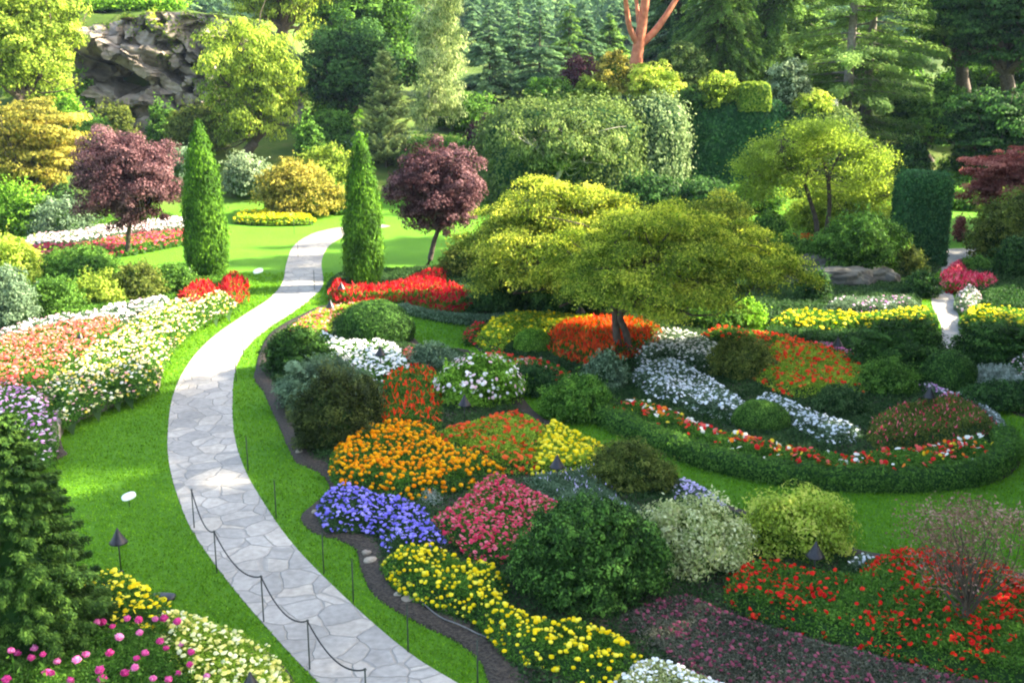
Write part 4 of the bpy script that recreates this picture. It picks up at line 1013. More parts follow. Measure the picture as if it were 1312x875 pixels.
# ---- dark drooping cedars and the deodar on the right
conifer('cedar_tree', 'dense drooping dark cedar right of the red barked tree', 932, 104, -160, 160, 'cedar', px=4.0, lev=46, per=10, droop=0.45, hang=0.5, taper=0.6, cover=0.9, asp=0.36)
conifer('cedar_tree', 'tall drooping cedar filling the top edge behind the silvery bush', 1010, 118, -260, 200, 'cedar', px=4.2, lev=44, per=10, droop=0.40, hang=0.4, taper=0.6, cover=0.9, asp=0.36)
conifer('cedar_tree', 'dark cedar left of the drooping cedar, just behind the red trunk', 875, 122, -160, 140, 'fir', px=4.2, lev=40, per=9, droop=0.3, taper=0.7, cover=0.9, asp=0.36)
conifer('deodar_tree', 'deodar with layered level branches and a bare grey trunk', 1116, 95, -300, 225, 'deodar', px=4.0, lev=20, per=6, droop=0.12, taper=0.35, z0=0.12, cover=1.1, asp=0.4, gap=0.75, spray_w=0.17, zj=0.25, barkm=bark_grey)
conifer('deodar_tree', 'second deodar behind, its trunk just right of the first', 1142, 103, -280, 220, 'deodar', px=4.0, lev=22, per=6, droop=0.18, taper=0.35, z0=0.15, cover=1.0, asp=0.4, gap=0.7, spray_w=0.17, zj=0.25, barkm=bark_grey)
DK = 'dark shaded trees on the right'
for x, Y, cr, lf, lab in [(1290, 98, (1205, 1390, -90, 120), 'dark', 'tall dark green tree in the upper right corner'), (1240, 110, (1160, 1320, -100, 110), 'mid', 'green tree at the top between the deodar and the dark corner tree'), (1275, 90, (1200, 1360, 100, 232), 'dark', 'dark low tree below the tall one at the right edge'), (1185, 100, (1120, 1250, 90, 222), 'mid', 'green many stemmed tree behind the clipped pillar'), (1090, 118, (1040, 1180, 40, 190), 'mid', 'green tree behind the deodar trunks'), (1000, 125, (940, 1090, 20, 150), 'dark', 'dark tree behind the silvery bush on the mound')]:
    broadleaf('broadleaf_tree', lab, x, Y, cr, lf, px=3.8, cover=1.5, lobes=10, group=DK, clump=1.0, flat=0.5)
# ---- red maple by the right edge
broadleaf('red_maple_tree', 'red leaved Japanese maple at the right edge', 1290, 66, (1228, 1372, 180, 282), 'redmaple', px=3.2, cover=1.5, lobes=9, clump=0.6, flat=0.35, trunk_r=0.1)

# ================================================================== trees outside the frame on the right that shade the garden
mbs = conifer_mesh(22, 4.3, 0.45, 34, 8, droop=0.22, taper=0.7, cover=1.15, z0=0.05)
first = None
for k, (x, y, s) in enumerate([(20, 20, 1.2), (22, 28, 1.3), (26.5, 34, 1.0), (29, 40, 1.35), (37, 53, 1.0), (40, 59, 1.45), (45, 68, 1.4), (28, 26, 1.5), (36, 39, 1.6), (54, 76, 1.5), (19, 11, 1.2)]):
    if first is None:
        first = thing('cedar_tree', 'tall cedar on the quarry rim beyond the right edge', 'tree', (x, y, 0), 'cedars beyond the right edge of the view')
        mbs[0].build('trunk', [bark], first); mbs[1].build('crown', [L['cedar']], first); o = first
    else: o = copy_tree(first)
    o.location = (x, y, float(terrain(x, y))); o.scale = (s, s, s); o.rotation_euler.z = k * 1.7

mbs = conifer_mesh(37, 5.2, 0.5, 20, 8, droop=0.2, taper=0.8, cover=1.1, z0=0.62)  # added unseen firs, crowns lifted to shade path and lawn but spare the maple
first = None
for k, (x, y, s) in enumerate([(36, 41, 1.0), (34, 37.5, 0.95), (38, 32, 1.0), (33, 27, 0.95), (41, 38, 1.05), (40, 67.5, 1.1), (44, 73, 1.1)]):
    if first is None:
        first = thing('fir_tree', 'unseen tall fir with bare lower trunk, added beyond the right edge for its shade', 'tree', (x, y, 0), 'high crowned firs beyond the right edge of the view')
        mbs[0].build('trunk', [bark], first); mbs[1].build('crown', [L['cedar']], first); o = first
    else: o = copy_tree(first)
    o.location = (x, y, float(terrain(x, y))); o.scale = (s, s, s); o.rotation_euler.z = k * 2.1

# ---- the wooded hill far behind
def hill_wood():
    mb = MB(); n = 9000
    y = 250 + 900 * rng.uniform(0, 1, n) ** 1.3; x = rng.uniform(-1, 1, n) * y * 0.5; z = terrain(x, y)
    m = 64
    for q in range(n):
        h = rng.uniform(13, 26); r = h * rng.uniform(0.15, 0.22)
        t = rng.uniform(0.05, 1, m) ** 0.8; az = rng.uniform(0, 2 * math.pi, m); rr = r * (1.05 - t) * rng.uniform(0.5, 1.1, m)
        p = np.column_stack([x[q] + rr * np.cos(az), y[q] + rr * np.sin(az), z[q] + h * t])
        tt = np.column_stack([np.cos(az), np.sin(az), np.full(m, -0.5)])
        mb.cards(p, np.column_stack([np.cos(az) * 0.6, np.sin(az) * 0.6, np.ones(m)]) + rng.normal(size=(m, 3)) * 0.3, h * 0.16 * (1.25 - t), h * 0.10 * (1.25 - t), 0, np.clip(rng.uniform(0.2, 0.8) + rng.normal(size=m) * 0.12, 0, 1), tt)
    o = mb.build('distant_forest', [L['hazefir']]); tag(o, 'far blue green conifer forest on the hill behind the garden', 'forest', kind='stuff')
    # the far air, even and thin
    v = np.array([(a, b, c) for c in (-2.0, 260.0) for b in (-260.0, 2300.0) for a in (-1700.0, 1700.0)])
    hz = MB(); hz.add(v, [(0, 2, 3, 1), (4, 5, 7, 6), (0, 1, 5, 4), (2, 6, 7, 3), (0, 4, 6, 2), (1, 3, 7, 5)])
    m_, nt, out = node_mat('thin haze'); pv = nt.nodes.new('ShaderNodeVolumePrincipled')
    pv.inputs['Color'].default_value = (0.50, 0.70, 1.0, 1); pv.inputs['Density'].default_value = HAZE
    nt.links.new(pv.outputs[0], out.inputs['Volume'])
    tag(hz.build('haze', [m_]), 'thin blue summer haze over the far hill', 'haze', kind='stuff')
HAZE = 0.00009
hill_wood()
# ================================================================== shrubs
DOME = 'clipped and mounded shrubs in the flower beds'
# central bed
shrub('domed_shrub', 'dark green clipped dome beside the white flowers, behind the cone lamp', 'shrub', (430, 529, 386, 446), 'yew', style='tight', px=2.6, cover=2.0, asp=0.4)
shrub('juniper_shrub', 'dark spreading juniper with upright feathery tips by the path bend', 'shrub', (330, 430, 414, 486), 'yew', style='spray', px=3.4)
shrub('juniper_shrub', 'pale grey green sprawling juniper between the two dark ones', 'shrub', (342, 488, 458, 540), 'greygreen', style='spray', px=3.2)
shrub('dwarf_cypress', 'dark brown green rounded dwarf conifer leaning out to the path', 'shrub', (366, 478, 468, 588), 'brownyew', style='spray', px=3.2, cover=1.8)
shrub('low_shrub', 'low dark brown shrub at the right flank of the dwarf conifer', 'shrub', (440, 490, 480, 552), 'brownyew', px=3.0)
shrub('feathery_shrub', 'low soft green shrub between pink cushion and white flowered bush', 'shrub', (522, 586, 440, 478), 'greygreen', px=2.8, cover=1.8)
shrub('flowering_shrub', 'bright green bush with pale pink and white flowers beside a cone lamp', 'shrub', (556, 674, 456, 530), 'fresh', px=3.8, flowers=('whitepink', 210, 0.06, 0.05), cover=1.5, core='bedgreen')
shrub('domed_shrub', 'large dark green clipped dome in the foreground beside the yellow flowers', 'shrub', (648, 862, 642, 798), 'yew', px=4.6, style='clump', cover=2.4, clump=0.16, asp=0.5, spread=0.05)
shrub('low_shrub', 'olive green loose shrub right of the yellow marigolds', 'shrub', (752, 868, 566, 642), 'olive', px=3.4, cover=1.7)
shrub('variegated_shrub', 'cream and green variegated bush right of the large dark dome', 'shrub', (828, 958, 634, 752), 'variegated', px=4.2, cover=1.5, core='mid', clump=0.28)
shrub('low_shrub', 'yellow green leafy bush behind the red flowers', 'shrub', (946, 1098, 632, 732), 'lime', px=4.2, cover=1.4, core='mid', clump=0.28)
# island bed
shrub('clipped_ball', 'small light green clipped ball in front of the red plume flowers', 'shrub', (658, 706, 421, 458), 'fresh', style='tight', px=2.4, cover=1.8, asp=0.35, core='mid')
shrub('domed_shrub', 'small dark green dome in front of the lowest white drift', 'shrub', (940, 1014, 514, 560), 'mid', style='tight', px=2.6, cover=1.8, asp=0.4)
shrub('low_shrub', 'dark leafy shrub below the lime and red flowers', 'shrub', (1046, 1116, 494, 542), 'beddark', px=3.0, cover=1.8)
shrub('low_shrub', 'olive green shrub left of the lime and red flowers', 'shrub', (908, 998, 430, 496), 'olive', px=3.0, cover=1.7)
shrub('domed_shrub', 'green mound right of the lime and red flowers', 'shrub', (1098, 1182, 460, 516), 'mid', px=3.0, cover=1.7)
shrub('low_shrub', 'grey green shrub with white sprigs at the foot of the maple stems', 'shrub', (748, 806, 452, 506), 'greygreen', px=3.2, cover=1.5)
shrub('grassy_shrub', 'soft grassy green clump along the left edge of the round bed', 'shrub', (690, 790, 482, 545), 'bedgreen', px=3.2, cover=1.7, squash=0.2)
shrub('low_shrub', 'dark green leafy clump below the small red flowers', 'shrub', (640, 722, 470, 512), 'dark', px=3.0, cover=1.7)
# right
shrub('juniper_shrub', 'wide dark spreading juniper in front of the yellow flower band', 'shrub', (1090, 1226, 404, 492), 'yew', style='spray', px=3.2, cover=1.8)
shrub('juniper_shrub', 'dark spreading juniper at the right edge beyond the narrow path', 'shrub', (1218, 1342, 410, 478), 'yew', style='spray', px=3.2, cover=1.8)
shrub('domed_shrub', 'dark green round shrub between the two wide junipers', 'shrub', (1180, 1254, 450, 506), 'yew', style='tight', px=2.6, cover=1.8, asp=0.4)
shrub('silver_shrub', 'silvery grey low shrub at the right edge', 'shrub', (1236, 1330, 470, 508), 'silver', px=3.0, cover=1.5, core='greygreen')
shrub('low_shrub', 'dark green low shrub under the silvery one at the right edge', 'shrub', (1232, 1336, 490, 532), 'dark', px=3.0, cover=1.8)
shrub('round_shrub', 'broad rounded green shrub sitting above the rock ledge', 'shrub', (1044, 1164, 270, 352), 'mid', px=3.2, Y=52.5, cover=1.7)
shrub('low_shrub', 'low dark green shrub left of the rock ledge', 'shrub', (975, 1050, 298, 350), 'mid', px=3.0, Y=54, cover=1.6)
shrub('low_shrub', 'dark green shrub in front of the rock ledge beside the maple tips', 'shrub', (1022, 1068, 344, 392), 'dark', px=3.0)
shrub('low_shrub', 'bright lime shrub under the right tips of the dark maple', 'shrub', (920, 985, 384, 424), 'fresh', px=3.0)
shrub('low_shrub', 'green leafy shrub under the right side of the dark maple', 'shrub', (880, 960, 388, 428), 'mid', px=3.0)
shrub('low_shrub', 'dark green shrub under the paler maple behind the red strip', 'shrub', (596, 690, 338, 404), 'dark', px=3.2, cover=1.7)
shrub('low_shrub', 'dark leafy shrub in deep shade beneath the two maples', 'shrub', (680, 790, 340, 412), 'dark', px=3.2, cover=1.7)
shrub('low_shrub', 'pale green shrub right of the second purple plum', 'shrub', (560, 625, 308, 362), 'olive', px=3.0, cover=1.6)
shrub('clipped_ball', 'dark green clipped bush under the airy leaning tree', 'shrub', (958, 1016, 272, 304), 'mid', px=2.8, Y=60, style='tight')
shrub('low_shrub', 'yellow green bushes under the airy leaning tree', 'shrub', (1010, 1150, 236, 300), 'yellowgreen', px=3.0, Y=66, cover=1.3)
shrub('round_shrub', 'olive green round bush in front of the red maple at the right edge', 'shrub', (1244, 1350, 248, 345), 'olive', px=3.2, Y=58, cover=1.6)
shrub('clipped_hedge', 'dark clipped bush below the olive bush at the right edge', 'shrub', (1276, 1340, 304, 362), 'dark', px=3.0, cover=1.6)
shrub('low_shrub', 'small dark red shrub standing on the sunny lawn by the red maple', 'shrub', (1224, 1240, 278, 311), 'redmaple', px=2.6, core='plum_dark')
shrub('low_shrub', 'small green mound behind the pink red strip beside the narrow path', 'shrub', (1228, 1275, 330, 352), 'mid', px=2.6)
shrub('low_shrub', 'dark green bush at the foot of the clipped pillar', 'shrub', (1162, 1208, 348, 384), 'dark', px=2.8)
shrub('low_shrub', 'brownish green bush leaning on the left of the clipped pillar', 'shrub', (1140, 1190, 318, 362), 'olive', px=2.8)
shrub('low_shrub', 'low green shrub at the back of the sunny right lawn', 'shrub', (1195, 1290, 244, 272), 'mid', px=3.0, Y=80)
shrub('clipped_hedge', 'long low hedge behind the sunny right lawn', 'hedge', (1130, 1400, 222, 262), 'mid', px=3.0, Y=88, cover=1.6)
# left bed and left slope
LB = 'rounded shrubs behind the left flower bed'
for i, (bx, lf, lab) in enumerate([((-50, 45, 340, 440), 'greygreen', 'grey green shrub at the left edge behind salmon flowers'), ((30, 106, 350, 424), 'mid', 'mid green shrub, second from the left edge, behind salmon flowers'), ((84, 166, 348, 400), 'yellowgreen', 'yellow green shrub in the middle of the row behind pink flowers'), ((140, 206, 334, 394), 'olive', 'olive green shrub just left of the column tree row'), ((190, 252, 340, 386), 'mid', 'small green shrub at the foot of the left column tree'), ((-30, 46, 300, 372), 'lime', 'bright lime shrub at the left edge above the grey green one'), ((40, 150, 318, 366), 'mid', 'broad green shrub below the far red strip')]):
    shrub('rounded_shrub', lab, 'shrub', bx, lf, px=3.2, group=LB, core='bedgreen')
SS = 'shrubs at the foot of the slope'
for bx, Y, lf, lab, nm in [((324, 440, 204, 283), None, 'golden', 'yellow gold mounded shrub at the far edge of the lawn', 'mounded_shrub'), ((372, 418, 150, 204), 84, 'mid', 'small dome shaped clipped hedge on the slope', 'domed_shrub'), ((376, 470, 188, 250), 82, 'yellowgreen', 'yellow green mounded shrub below the pale pine', 'mounded_shrub'), ((280, 345, 196, 262), 80, 'sage', 'silvery green shrub above the gold mound', 'mounded_shrub'), ((400, 470, 238, 276), None, 'mid', 'low green shrub between gold mound and column tree', 'low_shrub'), ((200, 262, 190, 262), 80, 'greygreen', 'grey green shrub between purple plum and left column', 'mounded_shrub'), ((380, 470, 140, 200), 92, 'mid', 'mid green shrub at the foot of the dark tree', 'mounded_shrub'), ((430, 535, 160, 215), 92, 'greygreen', 'grey green shrub under the pale pine', 'mounded_shrub'), ((505, 610, 172, 230), 90, 'mid', 'green shrubbery behind the second purple plum', 'mounded_shrub'), ((560, 640, 120, 180), 106, 'mid', 'green bush on the slope left of the mound', 'mounded_shrub'), ((-20, 62, 232, 300), 66, 'fresh', 'fresh green shrub at the left edge under the golden maple', 'mounded_shrub'), ((20, 100, 232, 275), 72, 'dark', 'dark green low hedge under the golden maple', 'clipped_hedge'), ((30, 120, 252, 302), 66, 'greygreen', 'pale green shrub above the far flower strip', 'mounded_shrub'), ((60, 150, 150, 232), 86, 'mid', 'green shrub at the foot of the rock face', 'mounded_shrub'), ((112, 172, 132, 184), 94, 'olive', 'yellow green bush in front of the cave', 'mounded_shrub'), ((185, 226, 130, 190), 93, 'mid', 'upright green shrub in front of the rock face right of the cave', 'mounded_shrub'), ((210, 290, 130, 210), 90, 'olive', 'olive bush at the foot of the alder', 'mounded_shrub'), ((395, 470, 95, 165), 104, 'fresh', 'grassy green bush on the slope below the dark tree', 'mounded_shrub'), ((-30, 60, 170, 250), 74, 'yellowgreen', 'yellow green bush behind the golden maple', 'mounded_shrub'), ((60, 120, 86, 150), 100, 'fresh', 'fresh green bush on the left shoulder of the cliff', 'mounded_shrub'), ((90, 240, -10, 34), 112, 'fresh', 'light green bushes on the brow of the cliff', 'mounded_shrub'), ((235, 330, 30, 90), 106, 'yellowgreen', 'yellow green bush on the right brow of the cliff', 'mounded_shrub')]:
    shrub(nm, lab, 'shrub', bx, lf, px=3.4, Y=Y, group=SS, core='bedgreen', cover=1.5)
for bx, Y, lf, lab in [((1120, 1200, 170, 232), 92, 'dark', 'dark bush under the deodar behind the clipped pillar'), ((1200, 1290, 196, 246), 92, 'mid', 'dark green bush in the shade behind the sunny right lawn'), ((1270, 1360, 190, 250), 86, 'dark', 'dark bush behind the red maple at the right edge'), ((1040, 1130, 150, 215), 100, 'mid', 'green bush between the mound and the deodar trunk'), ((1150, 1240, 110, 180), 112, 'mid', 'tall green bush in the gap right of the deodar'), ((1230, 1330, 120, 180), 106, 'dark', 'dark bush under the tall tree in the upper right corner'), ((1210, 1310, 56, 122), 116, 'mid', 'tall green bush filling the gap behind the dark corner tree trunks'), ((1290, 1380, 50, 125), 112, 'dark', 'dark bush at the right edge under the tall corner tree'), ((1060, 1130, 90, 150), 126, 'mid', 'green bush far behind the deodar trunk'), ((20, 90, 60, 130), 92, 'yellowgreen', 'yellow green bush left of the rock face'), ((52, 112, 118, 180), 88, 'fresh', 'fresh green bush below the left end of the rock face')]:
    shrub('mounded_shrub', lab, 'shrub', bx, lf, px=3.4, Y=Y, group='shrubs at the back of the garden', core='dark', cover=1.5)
for bx, Y, lf, lab in [((862, 940, 226, 268), 79, 'dark', 'dark low bush at the foot of the shaded ivy wall'), ((925, 1010, 232, 272), 78, 'mid', 'green low bush between the ivy wall and the airy leaning tree'), ((790, 870, 222, 262), 79, 'dark', 'dark low bush at the foot of the pale climber')]:
    shrub('mounded_shrub', lab, 'shrub', bx, lf, px=3.4, Y=Y, group='shrubs at the back of the garden', core='dark', cover=1.5)
# plants on top of the mound
TOP = 'garden plants on the top of the mound'
mz = 6.2
for bx, lf, lab in [((720, 772, 72, 112), 'plum_dark', 'purple smoke bush on top of the mound'), ((764, 808, 66, 120), 'golden', 'orange gold bush on top of the mound beside the smoke bush'), ((800, 872, 80, 128), 'lime', 'bright yellow green bush on the mound below the red trunk'), ((676, 732, 98, 132), 'mid', 'low green bush on the left of the mound top'), ((730, 790, 100, 134), 'yellowgreen', 'mixed yellow green plants on the front of the mound top'), ((898, 944, 94, 134), 'yellowgreen', 'yellow green bush above the dark ivy wall'), ((868, 905, 112, 140), 'dark', 'dark green bush between the pale climber and the ivy wall'), ((1020, 1064, 118, 148), 'lime', 'lime bush near the person on the mound'), ((985, 1040, 76, 140), 'sage', 'silvery grey green tree like bush behind the mound'), ((845, 905, 56, 118), 'ivy', 'rounded grey green tree behind the bright bush')]:
    Y = MY + (5.5 if lf in ('sage', 'ivy', 'plum_dark') else 2.2)
    b, rx, ry, h = spot(*bx, Y=Y); zt_ = P(0, bx[2], Y)[2]; zb_ = min(P(0, bx[3], Y)[2] - 0.6, 7.6)
    mb = MB(); c = np.array([b[0], Y, (zt_ + zb_) / 2]); r = np.array([rx, rx * 0.8, (zt_ - zb_) / 2]); ln = LEAF * 3.2 / ppm(Y, 7)
    mb.blob(c, r * 0.5, 1, 0.3, jag=0.1, seed=b[0]); shell(mb, c, r * 0.74, 1.3, ln, ln * 0.55, 0, zmin=-0.7, jit=0.1, rnd=0.9, v0=0.35); shell(mb, c, r, 1.6, ln, ln * 0.55, 0, zmin=-0.7, clump=0.4)
    tag(mb.build('mound_shrub', [L[lf], L['mid']], None, (b[0], Y, zb_)), lab, 'shrub', TOP)
Y = MY + 2.0; zt_ = P(0, 106, Y)[2]; zb_ = P(0, 136, Y)[2] - 0.4
v, f = sblock((P(972, 0, Y)[0], Y, zb_), (1.25, 0.9, zt_ - zb_), 0.4, nu=36, nv=16)
mb = MB(); mb.add(v, f, 1, 0.4, True); ln = LEAF * 3.0 / ppm(Y, 7); cover_faces(mb, v, f, 1.8, ln, ln * 0.6, 0, jit=0.05)
tag(mb.build('clipped_hedge', [L['yellowgreen'], L['mid']], None, (P(972, 0, Y)[0], Y, zb_)), 'small clipped box hedge on the mound above the dark ivy wall', 'hedge', TOP)
# arching tree in front of the ivy mound
broadleaf('arching_tree', 'grey green arching tree with a pale stem growing against the ivy mound', 698, MY - 6.5, (640, 800, 142, 228), 'ivy', barkm=bark_pale, px=3.4, cover=1.2, lobes=9, trunk_r=0.2, droop=True, lobe_r=0.5, clump=0.7)

# foreground yew, bottom left corner
def corner_yew():
    Yc = 17.2; base = P(28, 760, Yc); base[2] = 0
    top = P(22, 528, Yc); h = top[2]; r = 1.42
    tb, cb = conifer_mesh(h, r, 0.075, 50, 18, droop=0.02, taper=0.62, z0=0.02, cover=1.7, asp=0.36, top=0.10, spray_w=0.15, vs=0.14, upcurve=0.06)
    cb.lathe([(r * 0.55, 0.0), (r * 0.55, h * 0.2), (r * 0.42, h * 0.5), (r * 0.2, h * 0.8), (0.02, h * 0.93)], (0, 0, 0), 20, 1, 0.3)
    t = thing('yew_tree', 'dark green cone shaped conifer at the left edge of the foreground', 'tree', base)
    tb.build('trunk', [bark], t); cb.build('crown', [L['shadedyew'], L['dark']], t)
corner_yew()

# small pink and cream leaved tree in the lower right
def tricolor():
    g = G(1236, 826); Y = g[1]; base = np.array([g[0], Y, 0]); t = thing('small_maple', 'thin open shrubby maple with pinkish cream leaves over the red flowers', 'tree', base)
    tb, cb = MB(), MB(); ln = LEAF * 4.2 / ppm(Y, 1)
    for i in range(64):
        a, b = rng.uniform(-1, 1, 2)
        c = P(1242 + a * 74, 640 + 18 * abs(a) + rng.uniform(0, 1) ** 1.2 * 100, Y + b * 1.0)
        limb(tb, base + [0, 0, rng.uniform(0.5, 0.95)], c, 0.013, 0.004, 0.10, sides=5)
        n = rng.integers(34, 80); off = rng.normal(size=(n, 3)) * [0.24, 0.24, 0.045]
        cb.cards(c + off, np.array([0, 0, 1.0]) + rng.normal(size=(n, 3)) * 0.6, ln, ln * 0.5, 0, np.clip(0.5 + rng.normal() * 0.2 + rng.normal(size=n) * 0.2, 0, 1))
    limb(tb, base - [0, 0, 0.1], base + [0, 0, 1.0], 0.045, 0.03, 0.05)
    tb.build('trunk', [bark], t, base); cb.build('crown', [L['tricolor']], t, base)
tricolor()

# hedge along the front of the round bed
def border_hedge():
    pts = [(690, 506), (735, 528), (772, 545), (842, 577), (912, 603), (982, 619), (1073, 630), (1166, 632), (1250, 624), (1284, 608), (1296, 590), (1290, 572)]
    l = catmull([G(a, b) + [0, 0.32, 0] for a, b in pts], 8); n = len(l)
    tg = np.gradient(l, axis=0); tg[:, 2] = 0; tg /= np.linalg.norm(tg, axis=1, keepdims=True); sd_ = np.stack([-tg[:, 1], tg[:, 0], np.zeros(n)], 1)
    h = 0.50 * np.clip(np.linspace(0.5, 3.0, n), 0, 1) + 0.04 * np.sin(np.arange(n) * 1.7); w = 0.30
    prof = [(-1, 0), (-1.05, 0.4), (-0.95, 0.8), (-0.6, 0.98), (0, 1.03), (0.6, 0.98), (0.95, 0.8), (1.0, 0.0)]
    vv = np.stack([l + sd_ * (w * a) + np.stack([np.zeros(n), np.zeros(n), h * b], 1) for a, b in prof], 1).reshape(-1, 3); k = len(prof)
    ff = np.array([(i * k + j, (i + 1) * k + j, (i + 1) * k + j + 1, i * k + j + 1) for i in range(n - 1) for j in range(k - 1)])
    mb = MB(); mb.add(vv, ff, 1, 0.35, True)
    ln = LEAF * 3.2 / ppm(28); cover_faces(mb, vv, ff[:, ::-1], 1.0, ln, ln * 0.6, 0, jit=0.05, vs=0.14, vscale=2.5); cover_faces(mb, vv, ff, 1.2, ln, ln * 0.6, 0, jit=0.05, vs=0.14, vscale=2.5)
    tag(mb.build('border_hedge', [L['mid'], L['dark']], None, l[n // 2]), 'low dark green hedge curving round the front of the round flower bed', 'hedge')
border_hedge()

# ================================================================== flower drifts
filler('leafy green ground cover filling the central bed between its drifts', BED_A, 0.18, 'beddark', inset=0.35)
filler('leafy green ground cover filling the round bed between its drifts', BED_B, 0.20, 'beddark', inset=0.5)
filler('leafy ground cover in the sunny left bed under the flowers', BED_C, 0.34, 'bedgreen', inset=0.4)
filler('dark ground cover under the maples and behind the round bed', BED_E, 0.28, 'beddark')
filler('dark ground cover right of the narrow path', BED_F, 0.28, 'beddark')
filler('ground cover in the far bed under the left purple plum', BED_D, 0.25, 'bedgreen')
D = drift
# central bed, from the front to the back
D('flower_bed', 'bright yellow marigolds along the dark soil edge in the foreground', [(486, 716), (510, 698), (560, 700), (600, 716), (648, 728), (656, 770), (700, 790), (760, 796), (822, 828), (816, 862), (770, 874), (700, 850), (650, 830), (606, 786), (560, 768), (510, 748)], 0.45, 'bedgreen', 'yellow', 0.34, 0.035, 'ball', px=3.6, fl_px=2.3, mound=0.6)
D('flower_bed', 'violet blue flowers in two cushions at the path side', [(404, 652), (412, 632), (440, 622), (492, 632), (540, 644), (556, 662), (574, 690), (560, 700), (516, 708), (490, 700), (484, 680), (440, 674), (416, 672)], 0.34, 'beddark', 'blue', 0.72, 0.03, 'disc', px=3.0, fl_px=2.0, mound=0.6)
D('flower_bed', 'rose red flowers sloping down beside the violet blue cushions', [(548, 662), (575, 648), (612, 616), (640, 606), (668, 622), (722, 648), (706, 668), (676, 690), (650, 712), (610, 714), (578, 690)], 0.45, 'bedgreen', 'rosered', 0.8, 0.03, 'disc', px=3.0, fl_px=1.8, cover=1.3, mound=0.4)
D('flower_bed', 'orange marigolds in a bright drift in front of the dark dwarf conifer', [(420, 596), (428, 568), (470, 548), (520, 540), (560, 546), (574, 566), (640, 590), (640, 604), (596, 618), (556, 628), (510, 632), (470, 622), (436, 616)], 0.5, 'bedgreen', 'orange', 0.50, 0.04, 'ball', px=3.2, fl_px=2.1, mound=0.55)
D('flower_bed', 'orange red and lime leaved flowers behind the orange marigolds', [(552, 552), (590, 542), (652, 530), (698, 540), (700, 562), (690, 596), (650, 600), (600, 580), (566, 566)], 0.45, 'bedlime', 'redorange', 0.38, 0.05, 'disc', px=3.4, fl_px=2.4, lean=0.5)
D('flower_bed', 'pure yellow flowers behind the cone lamp, right of the red and lime ones', [(690, 552), (708, 540), (742, 552), (782, 574), (766, 594), (730, 604), (690, 604), (676, 594)], 0.45, 'bedlime', 'yellow', 0.45, 0.045, 'ball', px=3.0, fl_px=2.0)
D('flower_bed', 'deep red salvia between the dwarf conifer and the white flowered bush', [(488, 488), (500, 476), (552, 470), (566, 500), (566, 536), (560, 546), (520, 544), (488, 540)], 0.4, 'bedgreen', 'scarlet', 0.34, 0.04, 'plume', px=3.0, fl_px=1.7)
D('flower_bed', 'white flowers in a bright mass around a cone lamp', [(404, 428), (420, 424), (440, 436), (498, 438), (520, 452), (528, 472), (500, 486), (474, 486), (440, 474), (424, 460), (418, 440)], 0.35, 'bedgreen', 'white', 0.65, 0.04, 'disc', px=2.8, fl_px=1.9)
D('flower_bed', 'small pink flower cushion beside the white flowers', [(508, 456), (518, 446), (534, 448), (536, 462), (520, 468)], 0.3, 'bedgreen', 'salmon', 0.8, 0.04, 'disc', px=2.6, fl_px=1.6)
D('flower_bed', 'peach and salmon flowers between the path and the clipped dome', [(362, 424), (384, 408), (412, 396), (470, 388), (472, 396), (440, 400), (426, 414), (424, 428), (396, 428)], 0.35, 'bedlime', 'salmon', 0.36, 0.05, 'disc', px=2.8, fl_px=1.7)
D('flower_bed', 'grey green lavender like foliage behind the large clipped dome', [(668, 608), (700, 606), (770, 600), (800, 640), (840, 650), (800, 662), (730, 654), (700, 640)], 0.4, 'greygreen', 'lilac', 0.06, 0.03, 'plume', px=3.0, upright=1.0)
D('flower_bed', 'pale lilac flower strip beside the lawn right of the olive shrub', [(858, 618), (880, 612), (926, 640), (930, 656), (900, 652), (868, 640)], 0.3, 'greygreen', 'lilac', 0.6, 0.035, 'disc', px=2.8, fl_px=1.7)
D('flower_bed', 'small silvery leaved patch between orange and violet flowers', [(520, 624), (550, 618), (572, 630), (566, 646), (540, 644)], 0.3, 'silver', None, px=2.8)
D('flower_bed', 'scarlet begonias in a broad drift at the lower right', [(926, 762), (936, 728), (980, 716), (1040, 726), (1096, 730), (1120, 708), (1180, 702), (1250, 716), (1330, 744), (1400, 790), (1400, 900), (1300, 874), (1200, 850), (1100, 822), (1010, 796), (960, 782)], 0.5, 'bedgreen', 'red', 0.5, 0.045, 'disc', px=3.8, fl_px=2.5, patchy=0.15, lean=0.6, k=5)
D('flower_bed', 'dense deep red flowers at the back edge of the scarlet begonias by the lawn', [(1096, 728), (1120, 708), (1180, 700), (1250, 714), (1330, 742), (1400, 770), (1400, 800), (1312, 772), (1230, 748), (1160, 742), (1110, 742)], 0.56, 'bedgreen', 'red', 0.6, 0.045, 'disc', px=3.4, fl_px=2.3, lean=0.6, k=5)
D('flower_bed', 'dusky purple red low plants across the bottom right', [(786, 790), (820, 772), (880, 762), (930, 782), (1000, 804), (1100, 832), (1200, 858), (1330, 884), (1400, 930), (1200, 960), (960, 960), (880, 880), (830, 836)], 0.3, 'bedbronze', 'darkrose', 0.22, 0.035, 'disc', px=3.4, fl_px=1.7, mound=0.4)
D('flower_bed', 'white flowers at the bottom edge beside the dusky purple plants', [(782, 868), (816, 846), (860, 846), (930, 872), (970, 900), (940, 950), (800, 950)], 0.35, 'variegated', 'white', 0.45, 0.03, 'disc', px=3.2, fl_px=2.0)
D('flower_bed', 'small white and lilac flowers between the lime bush and scarlet begonias', [(1086, 718), (1104, 704), (1122, 710), (1110, 728)], 0.4, 'greygreen', 'coolwhite', 0.5, 0.04, 'disc', px=3.0)
